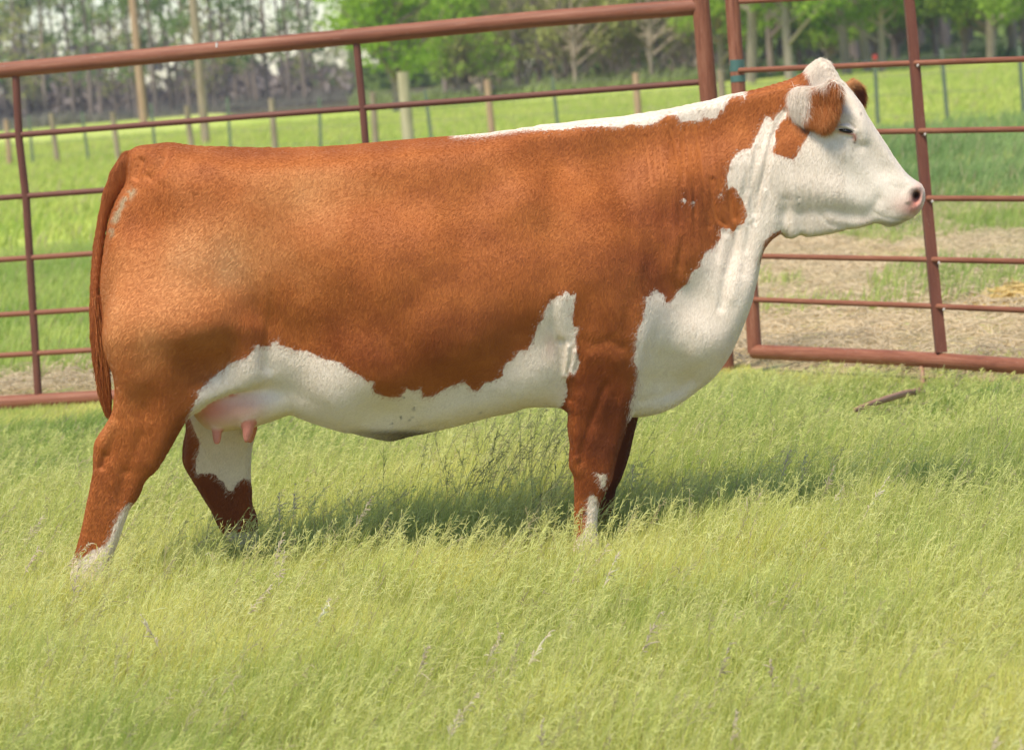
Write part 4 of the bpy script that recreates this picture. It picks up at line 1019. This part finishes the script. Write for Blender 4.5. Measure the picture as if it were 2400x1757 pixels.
tri = np.concatenate([CF_[:, [0, 1, 2]], CF_[:, [0, 2, 3]]])
A_ = np.linalg.norm(np.cross(CV_[tri[:, 1]]-CV_[tri[:, 0]], CV_[tri[:, 2]]-CV_[tri[:, 0]]), axis=1)
Nt = N_[tri].mean(1)
view = CV_[tri[:, 0]]-np.array([0, 0, CAM_H]); view /= np.linalg.norm(view, axis=1)[:, None]
face = (Nt*view).sum(1)
def scatter(n, wgt):
    pr = A_*wgt; pr = pr/pr.sum(); t = rng.choice(len(tri), n, p=pr)
    a, b = rng.random(n), rng.random(n); f = a+b > 1; a[f], b[f] = 1-a[f], 1-b[f]
    T = tri[t]; bw = np.stack([1-a-b, a, b], 1)
    g = lambda A: (A[T]*(bw if A.ndim == 1 else bw[..., None])).sum(1)
    return t, g
def fur(name, n, wgt, L, rad, lift=.36, k=4, flow=None, curl=.09, droop=.06, tonejit=.10, sdjit=5.0):
    t, g = scatter(n, wgt); p = g(CV_); nn = g(N_); nn /= np.linalg.norm(nn, axis=1)[:, None]
    u, v = g(U_), g(V_)
    fl = np.array([-.75, 0, -.65])+np.stack([vnoise(u/50, v/50, None, 31)-.5, rng.normal(0, .1, n), vnoise(u/45, v/45, None, 32)-.5], 1)*.6 if flow is None else np.tile(flow, (n, 1))
    fl = fl+rng.normal(0, curl, (n, 3)); fl -= nn*(fl*nn).sum(1)[:, None]; fl /= np.linalg.norm(fl, axis=1)[:, None]
    Ln = L*(g(LEN) if L == 1 else 1)*rng.uniform(.6, 1.2, n)
    s = np.linspace(0, 1, k)[None, :, None]
    pos = p[:, None]-nn[:, None]*.001+(fl[:, None]*(s*.9)+nn[:, None]*(lift*s*(1-.45*s)))*Ln[:, None, None]
    pos[:, :, 2] -= droop*(s[..., 0]**2)*Ln[:, None]
    r = rad*(1-np.linspace(0, 1, k)[None, :]**1.5*.85)*rng.uniform(.7, 1.2, n)[:, None]
    sdv = g(sd)+rng.normal(0, sdjit, n); wm = smoothstep(sdv, -2, 2)[:, None]
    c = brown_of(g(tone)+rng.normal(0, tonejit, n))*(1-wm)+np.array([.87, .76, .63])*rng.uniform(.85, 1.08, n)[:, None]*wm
    pk = np.clip(g(pink)*.6, 0, 1)[:, None]; c = c*(1-pk)+np.array([.62, .25, .18])*pk
    md = np.clip(g(mud), 0, 1)[:, None]; c = c*(1-md)+np.array([.40, .36, .22])*md
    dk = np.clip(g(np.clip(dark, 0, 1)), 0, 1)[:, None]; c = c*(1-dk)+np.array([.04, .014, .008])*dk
    return hair_obj(name, pos, r, FURM, cow, {'hcol': c})
LEN = np.full(NV, .010)
LEN += blobs([(1925,160,30,24,.012),(1560,250,200,20,.003),(950,1010,120,16,.008)])
LEN = np.where(isw('udder', 'teat'), .004, LEN); LEN = np.where(U_ > 1985, .006, LEN)
LEN[isw('ear_near', 'ear_far')] = .014; LEN[isw('hind_near', 'hind_far', 'fore_near', 'fore_far')] = .012
vis = np.where(face < .25, 1.0, .06)*np.where(isw('teat')[tri[:, 0]], 0, 1)*(1-np.clip(dark, 0, .9)[tri[:, 0]])
vis = vis*np.where(CV_[tri[:, 0], 2] < .06, 0, 1)*np.where((np.hypot(U_-1984, (V_-308)*1.5) < 26)[tri[:, 0]], .0, 1)*np.where((np.hypot(U_-2148, V_-464) < 20)[tri[:, 0]], 0, 1)
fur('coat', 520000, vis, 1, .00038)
el = lambda *n: isw(*n)[tri[:, 0]].astype(float)
edge = np.exp(-((U_-1935)/60)**2-((V_-285)/22)**2)[tri[:, 0]]+np.exp(-((U_-1880)/30)**2-((V_-272)/14)**2)[tri[:, 0]]*2+.25
fur('ear_hair', 8500, el('ear_near')*edge, .030, .0004, lift=.65, flow=np.array([.0, -.1, -.9]), curl=.35, droop=.25, sdjit=2.5, tonejit=.4)
fur('ear_hair', 1600, el('ear_far'), .022, .0004, lift=.6, flow=np.array([.5, 0, -.5]), curl=.4)
fur('poll_hair', 4200, np.exp(-((U_-1925)/32)**2-((V_-185)/32)**2)[tri[:, 0]]*el('torso'), .024, .0004, lift=.3, flow=np.array([.05, -.2, -.95]), curl=.3)
fur('tail_hair', 9000, el('tail'), .024, .00042, lift=.25, flow=np.array([-.05, 0, -1]), curl=.18)
# tail switch: long hanging hair
n = 2600; q = np.array([(221,720),(240,720),(224,800),(243,800),(231,850)], float)
t0 = rng.random(n); vv = 690+rng.random(n)*170; uu = 222+t0*16+(vv-690)*.035+rng.normal(0, 1, n)
end_v = 984-np.abs(rng.normal(0, 1, n))*34-rng.random(n)*12; end_u = 240+(end_v-880)*.15+(t0-.5)*(34-np.clip(end_v-900, 0, 84)*.33)+rng.normal(0, 1.5, n)
yy = 8.895+rng.normal(0, .012, n)
a = P(uu, vv, yy); b = P(end_u, end_v, yy+.0); mid = P((uu+end_u)/2-5+(t0-.5)*16+rng.normal(0, 1.5, n), (vv+end_v)/2, yy-.012)
s = np.linspace(0, 1, 9)[None, :, None]
pos = a[:, None]*(1-s)**2+2*mid[:, None]*s*(1-s)+b[:, None]*s*s
pos[:, :, 0] += .003*np.sin(s[..., 0]*9+rng.random(n)[:, None]*6)
rd = np.full((n, 9), .0006)*(1-.6*np.linspace(0, 1, 9)**3)
hair_obj('tail_switch', pos, rd, FURM, cow, {'hcol': brown_of(rng.normal(-.25, .5, n))})
# chin and nose whiskers
n = 90; uu = rng.uniform(2075, 2160, n); vv = 524-(np.maximum(uu-2100, 0)*.35)
a = P(uu, vv, np.full(n, 8.83)); d = np.stack([rng.normal(.3, .3, n), rng.normal(-.3, .3, n), rng.normal(-.8, .3, n)], 1)*.016
s = np.linspace(0, 1, 4)[None, :, None]
hair_obj('whisker', a[:, None]+d[:, None]*s, np.full((n, 4), .00025), FURM, cow, {'hcol': np.tile(np.array([.8, .72, .6]), (n, 1))})
